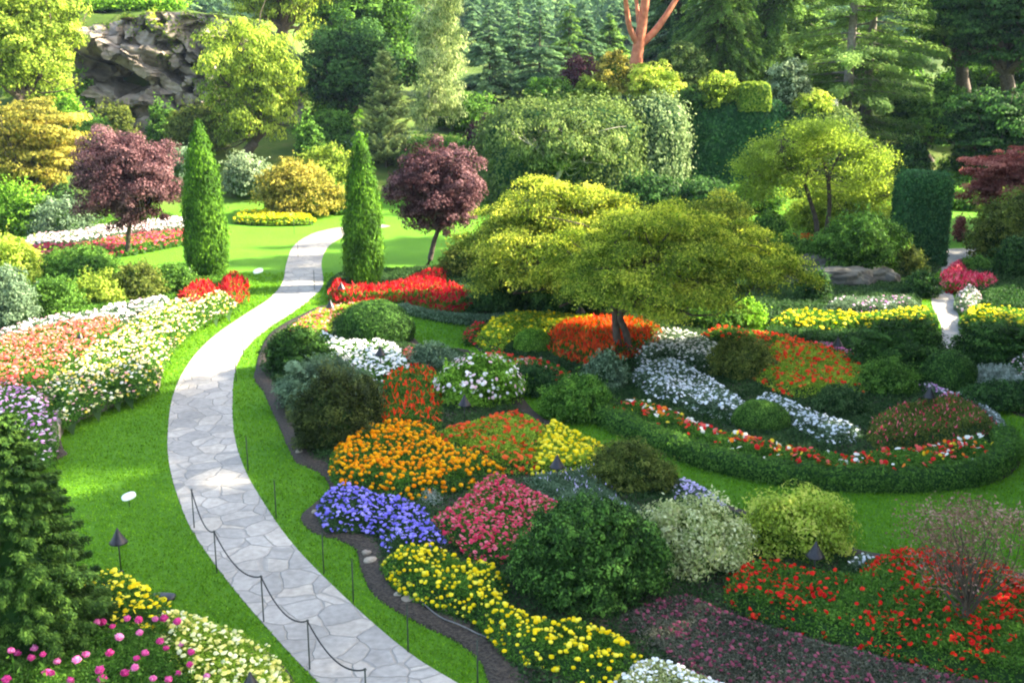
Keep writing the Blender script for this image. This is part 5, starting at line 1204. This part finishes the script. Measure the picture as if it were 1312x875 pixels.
# foreground left corner
D('flower_bed', 'yellow flowers in the lower left corner by the lawn, in front of the yew', [(110, 742), (124, 730), (160, 734), (196, 752), (222, 776), (200, 800), (150, 800), (124, 780)], 0.5, 'bedgreen', 'yellow', 0.55, 0.04, 'disc', px=3.6, fl_px=2.6, mound=0.4)
D('flower_bed', 'sunny pale yellow flowers along the lawn edge at the bottom left', [(196, 790), (226, 780), (300, 802), (350, 832), (374, 866), (384, 920), (250, 920), (210, 850)], 0.5, 'bedlime', 'paleyellow', 0.6, 0.04, 'disc', px=3.6, fl_px=2.6, mound=0.4)
D('flower_bed', 'green leafy dahlia foliage at the bottom left edge under the pink flower heads', [(-60, 880), (-40, 850), (60, 838), (130, 806), (190, 800), (240, 850), (270, 930), (-60, 950)], 0.5, 'bedgreen', None, px=4.4, cover=1.6, mound=0.3)
def dahlias():
    heads = [(14, 833), (22, 836), (43, 820), (44, 830), (40, 842), (55, 838), (73, 847), (60, 861), (66, 862), (98, 845), (128, 858), (131, 869), (124, 796), (131, 797), (144, 802), (153, 816), (163, 792), (178, 794), (199, 793), (210, 792), (227, 796), (179, 810), (205, 821), (213, 830), (232, 825), (245, 835), (243, 851), (173, 855), (175, 843), (160, 862), (196, 869), (216, 870), (228, 862), (265, 866), (8, 870), (90, 872), (110, 838), (141, 836), (186, 836)]
    for k, (a, b) in enumerate(heads):
        hh = 0.72 + 0.16 * rng.normal(); hh = min(max(hh, 0.55), 0.95); p = G(a, b, hh); base = np.array([p[0], p[1] + 0.03, 0.05])
        t = thing('dahlia', 'round magenta pink dahlia bloom on a tall stem at the lower left', 'flower', base, 'pink dahlia blooms in the lower left corner')
        sb = MB(); sb.tube([base, base + (p - base) * [0.6, 0.6, 0.6], p], [0.009, 0.008, 0.006], 5)
        m = 16; off = rng.normal(size=(m, 3)) * [0.07, 0.07, 0.0]; zz = rng.uniform(0.3, 0.9, m)
        sb.cards(base + (p - base) * zz[:, None] + off, rng.normal(size=(m, 3)) + [0, 0, 0.8], 0.11, 0.05, 0, rng.uniform(0.2, 0.9, m))
        sb.build('stem', [L['bedgreen']], t, base)
        fb = MB(); v, f = ICO2; rr = rng.uniform(0.045, 0.07); fb.add(v * rr * [1, 1, 0.8] * (1 + 0.10 * rng.normal(size=(len(v), 1))) + p, f, 0, rng.uniform(0, 1))
        n = 40; d = unit(n, -0.3); fb.cards(p + d * rr * [1, 1, 0.8], d + rng.normal(size=(n, 3)) * 0.5, rr * 0.9, rr * 0.45, 0, rng.uniform(0, 1, n))
        fb.build('flower_head', [L['magenta' if k % 3 else 'pink']], t, base)
dahlias()
# round bed
D('flower_bed', 'feathery orange red plumes glowing behind the dark maple stems', [(702, 444), (704, 422), (740, 412), (796, 410), (850, 420), (846, 442), (806, 452), (766, 466), (738, 458)], 0.6, 'bedgreen', 'redorange', 1.1, 0.06, 'plume', px=3.0, fl_px=1.7, core='celosia', mound=0.5, lean=0.5)
D('flower_bed', 'yellow flowered foliage at the back of the round bed left of the plumes', [(606, 432), (622, 412), (660, 402), (720, 402), (768, 408), (770, 416), (716, 420), (690, 426), (660, 430), (640, 444)], 0.5, 'bedlime', 'yellow', 0.22, 0.05, 'disc', px=3.0, fl_px=1.5)
D('flower_bed', 'small red flowers at the left tip of the round bed', [(592, 432), (600, 418), (630, 414), (622, 424), (608, 436)], 0.4, 'bedgreen', 'celosia', 0.7, 0.05, 'disc', px=2.8)
D('flower_bed', 'mixed red begonias below the clipped ball', [(606, 452), (640, 446), (660, 456), (700, 462), (730, 474), (744, 488), (716, 496), (684, 484), (650, 474), (616, 470)], 0.45, 'bedgreen', 'mixedred', 0.40, 0.05, 'disc', px=3.0, fl_px=2.0, patchy=0.1)
D('flower_bed', 'upper white flower mound right of the maple stems', [(806, 444), (820, 430), (860, 424), (900, 430), (934, 450), (924, 464), (890, 466), (850, 458), (820, 462)], 0.5, 'greygreen', 'white', 0.40, 0.04, 'disc', px=2.8, fl_px=1.4, mound=0.6)
D('flower_bed', 'long middle white flower drift slanting across the round bed', [(806, 480), (822, 466), (860, 460), (902, 478), (938, 500), (962, 520), (946, 532), (900, 528), (866, 514), (830, 502)], 0.42, 'greygreen', 'coolwhite', 0.42, 0.035, 'disc', px=2.8, fl_px=1.5, mound=0.5)
D('flower_bed', 'lowest white flower drift behind the small dark dome', [(950, 524), (972, 506), (1010, 512), (1060, 534), (1100, 544), (1096, 562), (1060, 564), (1020, 546), (980, 530)], 0.42, 'greygreen', 'coolwhite', 0.48, 0.035, 'disc', px=2.8, fl_px=1.5, mound=0.5)
D('flower_bed', 'red flowers on lime green foliage at the back of the round bed', [(966, 482), (980, 444), (1000, 438), (1060, 446), (1104, 462), (1116, 476), (1110, 498), (1060, 500), (1010, 502)], 0.5, 'bedlime', 'scarlet', 0.30, 0.05, 'disc', px=3.0, fl_px=2.0, lean=0.5)
D('flower_bed', 'thin line of bright red flowers along the back rim of the round bed', [(898, 424), (930, 420), (1000, 430), (1060, 444), (1108, 460), (1104, 466), (1040, 454), (980, 442), (930, 432)], 0.5, 'bedgreen', 'scarlet', 0.5, 0.05, 'disc', px=2.8, fl_px=1.9)
D('flower_bed', 'mixed red, white and yellow begonias behind the curving low hedge', [(780, 520), (806, 510), (850, 520), (910, 546), (960, 558), (1000, 572), (1060, 578), (1110, 580), (1180, 572), (1240, 560), (1276, 566), (1284, 584), (1240, 602), (1160, 610), (1073, 606), (982, 594), (912, 578), (846, 552)], 0.55, 'bedgreen', 'begonia', 0.6, 0.06, 'disc', px=3.2, fl_px=2.5, lean=0.5, patchy=0.1)
D('flower_bed', 'olive green plants speckled with tiny dull red flowers at the right of the round bed', [(1110, 556), (1120, 530), (1160, 514), (1220, 508), (1262, 524), (1280, 548), (1240, 556), (1180, 566), (1130, 572)], 0.5, 'olive', 'rosered', 0.10, 0.03, 'plume', px=3.0, upright=0.8)
D('flower_bed', 'pale silver edging plants at the right rim of the round bed', [(1216, 502), (1240, 504), (1280, 530), (1294, 556), (1282, 560), (1258, 530), (1230, 514)], 0.25, 'silver', 'coolwhite', 0.2, 0.03, 'disc', px=2.8)
D('flower_bed', 'violet edging flowers beside the lamp at the right of the round bed', [(1172, 494), (1186, 490), (1222, 502), (1232, 514), (1200, 508)], 0.3, 'greygreen', 'mauve', 0.5, 0.04, 'disc', px=2.8)
D('flower_bed', 'pale lilac flower strip behind the thin red line', [(1030, 442), (1060, 440), (1102, 454), (1110, 462), (1070, 454)], 0.3, 'greygreen', 'pink', 0.5, 0.04, 'disc', px=2.6)
# behind the round bed
D('flower_bed', 'red celosia strip at the foot of the right column tree, long and tapering', [(420, 376), (424, 362), (444, 360), (450, 370), (500, 366), (540, 352), (576, 350), (566, 362), (604, 374), (606, 388), (570, 396), (530, 384), (490, 382), (440, 384)], 0.5, 'bedgreen', 'celosia', 1.1, 0.06, 'plume', px=2.8, fl_px=1.7, core='celosia', mound=0.5)
D('flower_bed', 'dark low leafy edging below the red celosia strip', [(500, 394), (520, 388), (560, 398), (600, 402), (660, 404), (690, 410), (640, 414), (580, 410)], 0.3, 'greygreen', None, px=2.8)
D('flower_bed', 'band of yellow flowers in front of the rock ledge', [(986, 416), (1000, 402), (1060, 400), (1120, 402), (1170, 394), (1196, 398), (1198, 414), (1130, 418), (1060, 420)], 0.5, 'bedgreen', 'yellow', 0.30, 0.05, 'disc', px=3.0, fl_px=1.7, mound=0.3)
D('flower_bed', 'dusty pink flowers at the foot of the rock ledge', [(1050, 396), (1070, 382), (1110, 382), (1160, 380), (1180, 390), (1140, 398), (1090, 398)], 0.5, 'greygreen', 'mauve', 0.16, 0.05, 'disc', px=2.8, patchy=0.2)
D('flower_bed', 'dark leafy plants below the band of yellow flowers', [(970, 430), (980, 420), (1060, 424), (1120, 424), (1100, 440), (1040, 438)], 0.45, 'dark', None, px=3.0)
D('flower_bed', 'yellow flowers at the right edge beyond the narrow path', [(1228, 408), (1240, 394), (1280, 396), (1340, 404), (1340, 424), (1280, 420), (1240, 416)], 0.5, 'bedgreen', 'yellow', 0.30, 0.05, 'disc', px=3.0, fl_px=1.7)
D('flower_bed', 'bright pink red celosia beside the narrow path behind the clipped pillar', [(1204, 366), (1206, 350), (1226, 336), (1240, 340), (1238, 352), (1276, 356), (1270, 366), (1230, 370)], 0.4, 'bedgreen', 'rosered', 1.2, 0.05, 'plume', px=2.6, fl_px=1.5, core='celosia')
D('flower_bed', 'pale pink and white flowers right of the narrow path', [(1222, 388), (1230, 370), (1256, 372), (1262, 388), (1240, 396)], 0.5, 'greygreen', 'whitepink', 0.3, 0.05, 'disc', px=2.6)
D('flower_bed', 'green shade plants right of the narrow path', [(1250, 392), (1262, 368), (1330, 372), (1340, 396), (1290, 398)], 0.5, 'dark', None, px=2.8)
D('flower_bed', 'white flowers on tall stems near the right edge', [(1280, 480), (1290, 458), (1340, 456), (1340, 486), (1300, 490)], 0.6, 'dark', 'whitepink', 0.16, 0.045, 'disc', px=2.8)
D('flower_bed', 'orange flowers in a thin row under the airy tree', [(960, 306), (1000, 302), (1060, 304), (1050, 310), (980, 312)], 0.4, 'bedlime', 'redorange', 0.6, 0.06, 'disc', px=2.6)
# left bed
D('flower_bed', 'cream and yellow flowers along the top of the low stone wall', [(72, 524), (50, 500), (90, 466), (130, 440), (180, 404), (232, 388), (284, 380), (306, 388), (264, 408), (228, 438), (208, 470), (194, 496), (150, 506), (104, 526), (80, 538)], 0.62, 'bedgreen', 'cream', 0.46, 0.04, 'disc', px=3.2, fl_px=1.45, plane=0.9, z0=0.25)
D('flower_bed', 'coral red and salmon flowers in the sunny left bed', [(-40, 505), (-60, 470), (0, 438), (60, 424), (110, 416), (150, 410), (164, 420), (130, 450), (90, 474), (50, 500), (10, 515)], 0.62, 'bedgreen', 'salmon', 0.62, 0.05, 'disc', px=3.0, fl_px=1.6, z0=0.2)
D('flower_bed', 'pale pink and white flowers behind the coral ones', [(-20, 438), (30, 422), (110, 408), (180, 392), (220, 386), (214, 402), (160, 418), (100, 424), (20, 442)], 0.6, 'greygreen', 'whitepink', 0.6, 0.06, 'disc', px=2.8, fl_px=1.8, z0=0.2)
D('flower_bed', 'pink and mauve flowers at the left edge above the dark yew', [(-80, 560), (-60, 510), (0, 498), (60, 506), (72, 536), (74, 566), (60, 590), (0, 570)], 0.65, 'bedgreen', 'mauve', 0.32, 0.05, 'disc', px=3.4, fl_px=2.0, z0=0.2)
for pts, lab in [([(282, 388), (280, 366), (296, 356), (316, 360), (318, 376), (302, 390)], 'round bright red celosia clump at the path end of the left bed'), ([(230, 400), (228, 382), (246, 370), (278, 368), (284, 388), (262, 404)], 'coral red celosia clump at the foot of the left column tree')]:
    D('flower_bed', lab, pts, 0.6, 'bedgreen', 'celosia', 1.0, 0.06, 'plume', px=2.8, fl_px=1.7, core='celosia', z0=0.2)
# far bed under the left purple plum
D('flower_bed', 'far strip of red flowers under the left purple plum', [(22, 330), (28, 318), (100, 314), (160, 304), (240, 296), (240, 306), (170, 320), (100, 330), (40, 334)], 0.45, 'bedgreen', 'rosered', 0.55, 0.06, 'disc', px=2.8, fl_px=1.5)
D('flower_bed', 'white and pale pink flowers behind the far red strip', [(20, 316), (40, 304), (120, 292), (230, 280), (244, 292), (160, 302), (100, 312), (30, 318)], 0.5, 'greygreen', 'whitepink', 0.6, 0.07, 'disc', px=2.6, fl_px=1.4)
D('flower_bed', 'yellow flowers at the far edge of the lawn left of the gold mound', [(298, 280), (306, 272), (350, 272), (400, 277), (396, 282), (340, 283)], 0.5, 'bedlime', 'yellow', 0.4, 0.07, 'disc', px=2.6, fl_px=1.4)

# ---- blades of the nearer lawns
def grass():
    beds = [px_poly(q) for q in (BED_A, BED_B, BED_C, BED_E, BED_F, BED_G)]
    lane = np.vstack([PL[:, :2], PR[::-1, :2]]); lane2 = np.vstack([SL_[:, :2], SR_[::-1, :2]])
    n = 520000
    y = 14 + 40 * rng.uniform(0, 1, n) ** 1.5; x = rng.uniform(-0.56, 0.56, n) * (y + 2)
    k = ~inside(x, y, lane) & ~inside(x, y, lane2)
    for q in beds: k &= ~inside(x, y, q)
    k &= np.hypot(x, y) > 0
    x, y = x[k], y[k]; n = len(x)
    # a few blades lean over the edges of paving and soil
    h = rng.uniform(0.03, 0.065, n) * (0.8 + 0.02 * y)
    t = np.column_stack([rng.normal(size=n) * 0.55, rng.normal(size=n) * 0.55, np.ones(n)])
    nn = rng.normal(size=(n, 3)) * [1, 1, 0.35] + [0, 0, 0.9]
    mb = MB(); mb.cards(np.column_stack([x, y, h * 0.42]), nn, h, 0.010 + 0.0009 * y, 0, np.clip(0.5 + 0.16 * wav(x * 0.9, y * 0.9) + rng.normal(size=n) * 0.2, 0, 1), t)
    tag(mb.build('grass', [L['lawn']]), 'short mown lawn grass in the nearer half of the garden', 'grass', kind='stuff')
grass()
# ================================================================== lamps, posts, ropes and small things
def make_lamp():
    t = thing('path_lamp', 'x', 'lamp', (0, 0, 0), 'cone shaded garden lamps')
    mb = MB(); mb.lathe([(0.0, 0.98), (0.012, 0.975), (0.022, 0.955), (0.045, 0.90), (0.10, 0.80), (0.165, 0.695), (0.19, 0.665), (0.185, 0.655), (0.15, 0.69), (0.03, 0.80)], (0, 0, 0), 28)
    mb.build('lamp_shade', [metal_dark], t)
    mb = MB(); mb.lathe([(0.0, -0.15), (0.014, -0.15), (0.014, 0.84), (0.0, 0.84)], (0, 0, 0), 10); mb.lathe([(0.0, 0.0), (0.05, 0.0), (0.05, 0.035), (0.016, 0.05)], (0, 0, 0), 14); mb.build('stem', [metal_dark], t)
    mb = MB(); mb.lathe([(0.0, 0.80), (0.024, 0.80), (0.028, 0.75), (0.02, 0.70), (0.0, 0.695)], (0, 0, 0), 12); mb.build('bulb', [white_m], t)
    return t
lamp0 = make_lamp()
LAMPS = [(150, 676, 'dark cone lamp on the left lawn edge above the yellow flowers', 0.98), (320, 860, 'dark cone lamp at the bottom edge among pale yellow flowers', 0.98), (714, 582, 'dark cone lamp in front of the yellow flowers in the middle bed', 0.98), (595, 505, 'dark cone lamp in front of the white flowered bush', 0.98), (487, 443, 'dark cone lamp standing in the white flowers', 0.98), (466, 405, 'dark cone lamp in front of the clipped dome behind white flowers', 0.98), (102, 426, 'dark cone lamp among coral flowers in the left bed', 0.98), (423, 384, 'dark cone lamp beside the path in the peach flowers', 0.98), (1046, 693, 'dark cone lamp in front of the lime bush near scarlet begonias', 0.98), (1192, 495, 'dark cone lamp in the violet edging at the right of the round bed', 0.98), (168, 386, 'dark cone lamp between shrubs and pink flowers in the left bed', 0.98), (437, 361, 'dark cone lamp at the left foot of the right column tree', 0.98), (242, 342, 'dark cone lamp beside the foot of the left column tree', 0.98), (1074, 431, 'dark cone lamp behind the thin red line of the round bed', 0.98), (744, 390, 'dark cone lamp in the shade under the maples', 0.98)]
for k, (a, b, lab, h) in enumerate(LAMPS):
    g = G(a, b, h); o = lamp0 if k == 0 else copy_tree(lamp0); o.location = (g[0], g[1], 0); o['label'] = lab; o.rotation_euler.z = k

def make_post():
    t = thing('rope_post', 'x', 'post', (0, 0, 0))
    mb = MB(); mb.lathe([(0.0, -0.2), (0.013, -0.2), (0.013, 0.90), (0.0, 0.905)], (0, 0, 0), 8); mb.build('rod', [post_m], t)
    mb = MB(); a = np.linspace(0, 2 * math.pi, 14); mb.tube(np.stack([0.022 * np.cos(a), np.zeros(14), 0.925 + 0.022 * np.sin(a)], 1), 0.006, 5); mb.build('ring', [post_m], t)
    return t
post0 = make_post(); first_post = True
LEFT = [(470, 925), (397, 858), (338, 797), (278, 735), (249, 677)]
RIGHT = [(612, 884), (523, 836), (453, 774), (415, 735), (354, 664), (318, 604)]
FARP = [(303, 490), (312, 456), (262, 424), (382, 330), (377, 300), (403, 372)]
def posts(lst, label, group):
    global first_post
    out = []
    for a, b in lst:
        g = G(a, b); o = post0 if first_post else copy_tree(post0); first_post = False
        o.location = (g[0], g[1], 0); o['label'] = label; o['group'] = group; out.append(g)
    return out
lp = posts(LEFT, 'thin dark rope post on the left edge of the path', 'rope posts along the left path edge')
rp_ = posts(RIGHT, 'thin dark rope post in the lawn on the right edge of the path', 'rope posts along the right path edge')
posts(FARP, 'thin dark post beside the farther stretch of the path', 'posts along the far path')
def rope(name, label, gs, sag, z=0.925, r=0.014):
    mb = MB()
    pts = []
    for a, b in zip(gs[:-1], gs[1:]):
        t = np.linspace(0, 1, 16); p = a[None] + (b - a)[None] * t[:, None]; p[:, 2] = z - sag * 4 * t * (1 - t); pts.append(p[:-1])
    pts.append(np.array([[gs[-1][0], gs[-1][1], z]])); p = np.concatenate(pts); mb.tube(p, r, 6)
    tag(mb.build(name, [rope_m], None, gs[0]), label, 'rope')
rope('rope', 'black rope sagging between the posts on the left edge of the path', lp, 0.30)
mb = MB(); p = catmull([G(a, b) + [0, 0, 0.12] for a, b in [(500, 748), (528, 770), (570, 800), (622, 822), (660, 838), (720, 864), (780, 880)]], 6); p[:, 2] += 0.02 * np.sin(np.arange(len(p))); mb.tube(p, 0.013, 6)
tag(mb.build('water_pipe', [grey_m], None, p[0]), 'thin grey watering pipe lying on the dark soil by the yellow marigolds', 'pipe')
# white markers lying tilted on short stakes in the lawn, dark drain cover
def marker(a, b, s, label):
    g = G(a, b + 8); c = G(a, b, 0.28); t = thing('lawn_marker', label, 'marker', g, 'white markers on the lawn')
    v, f = sblock((0, 0, 0), (0.17 * s, 0.11 * s, 0.02), 0.8, 20, 8, hemi=False, rot=R(25)); th = R(38)
    v = np.stack([v[:, 0], v[:, 1] * math.cos(th) - v[:, 2] * math.sin(th), v[:, 1] * math.sin(th) + v[:, 2] * math.cos(th)], 1)
    p = np.array([g[0], g[1], 0.26]); mb = MB(); mb.add(v + p, f, 0, 0.5, True); mb.build('plate', [white_m], t, g)
    mb = MB(); mb.tube([[g[0], g[1], -0.05], p], 0.008, 6); mb.build('stake', [post_m], t, g)
marker(166, 641, 1.0, 'small white plate marker on the left lawn above the cone lamp')
marker(331, 346, 1.5, 'small white plate marker on the far lawn left of the path')
g = G(208, 767); mb = MB(); v, f = sblock((g[0], g[1], 0.0), (0.26, 0.15, 0.10), 0.6, 24, 10, jag=0.05); mb.add(v, f, 0, 0.5, True)
tag(mb.build('lawn_uplight', [metal_dark], None, g), 'low dark well light set in the lawn by the yellow flowers', 'light fitting')
# stones along the soil edge
for k, (a, b, s) in enumerate([(406, 660, 0.11), (474, 722, 0.12), (470, 712, 0.09), (524, 772, 0.13), (574, 788, 0.11), (512, 766, 0.10), (446, 684, 0.08), (312, 382, 0.14), (384, 582, 0.09)]):
    g = G(a, b); mb = MB(); mb.blob((g[0], g[1], 0.07), (s * 1.2, s, s * 0.7), 0, 0.5, jag=0.2, freq=0.8, seed=k * 1.9)
    tag(mb.build('edging_stone', [stone_m], None, (g[0], g[1], 0.1)), 'small rounded stone at the edge of the planted soil', 'stone', 'loose stones at the bed edges')

# ---- a person in a white top on the mound
def person():
    Y = MY + 3.4; x = P(1069, 130, Y)[0]; zf = P(1069, 123, Y)[2] - 1.72
    me = bpy.data.meshes.new('person')
    J = [((0, 0, 0.95), .15), ((0, 0, 1.15), .145), ((0, 0, 1.38), .16), ((0, -.01, 1.50), .06), ((0, -.02, 1.58), .085), ((0, -.02, 1.66), .095), ((0, 0, 1.72), .06), ((-.20, 0, 1.40), .062), ((-.27, .02, 1.14), .045), ((-.22, -.14, .96), .035), ((-.20, -.2, .93), .035), ((.20, 0, 1.40), .062), ((.27, .02, 1.14), .045), ((.24, -.12, .96), .035), ((.22, -.18, .93), .035), ((-.10, 0, .86), .10), ((-.11, -.02, .48), .07), ((-.11, .02, .08), .05), ((-.11, -.12, .04), .045), ((.10, 0, .86), .10), ((.11, -.02, .48), .07), ((.11, .02, .08), .05), ((.11, -.12, .04), .045)]
    E = [(0, 1), (1, 2), (2, 3), (3, 4), (4, 5), (5, 6), (2, 7), (7, 8), (8, 9), (9, 10), (2, 11), (11, 12), (12, 13), (13, 14), (0, 15), (15, 16), (16, 17), (17, 18), (0, 19), (19, 20), (20, 21), (21, 22)]
    me.from_pydata([j[0] for j in J], E, []); o = bpy.data.objects.new('person', me); col.objects.link(o); o.location = (x, Y, zf)
    sk = o.modifiers.new('skin', 'SKIN'); sd2 = o.modifiers.new('sub', 'SUBSURF'); sd2.levels = sd2.render_levels = 2
    for i, j in enumerate(J): me.skin_vertices[0].data[i].radius = (j[1], j[1] * (0.75 if i < 3 else 1)); 
    me.skin_vertices[0].data[0].use_root = True
    m, nt, out = node_mat('person clothing and skin'); tc = nt.nodes.new('ShaderNodeTexCoord'); sx = nt.nodes.new('ShaderNodeSeparateXYZ'); nt.links.new(tc.outputs['Object'], sx.inputs[0])
    rp = ramp(nt, [(0.0, (0.10, 0.11, 0.16)), (0.51, (0.74, 0.72, 0.72)), (0.855, (0.56, 0.34, 0.26))]); rp.color_ramp.interpolation = 'CONSTANT'
    mm = nt.nodes.new('ShaderNodeMath'); mm.operation = 'DIVIDE'; mm.inputs[1].default_value = 1.75; nt.links.new(sx.outputs['Z'], mm.inputs[0]); nt.links.new(mm.outputs[0], rp.inputs[0])
    pb = nt.nodes.new('ShaderNodeBsdfPrincipled'); nt.links.new(rp.outputs[0], pb.inputs['Base Color']); nt.links.new(pb.outputs[0], out.inputs['Surface']); me.materials.append(m)
    tag(o, 'person in a white top standing on the mound behind the lime bush', 'person')
    hb = MB(); hb.blob((0, 0.005, 1.70), (0.105, 0.115, 0.085), 0, 0.5, jag=0.03); h = hb.build('hair', [solid_mat('pinkish grey hair', (0.42, 0.28, 0.33), (0.55, 0.40, 0.44), 20)], o)
person()
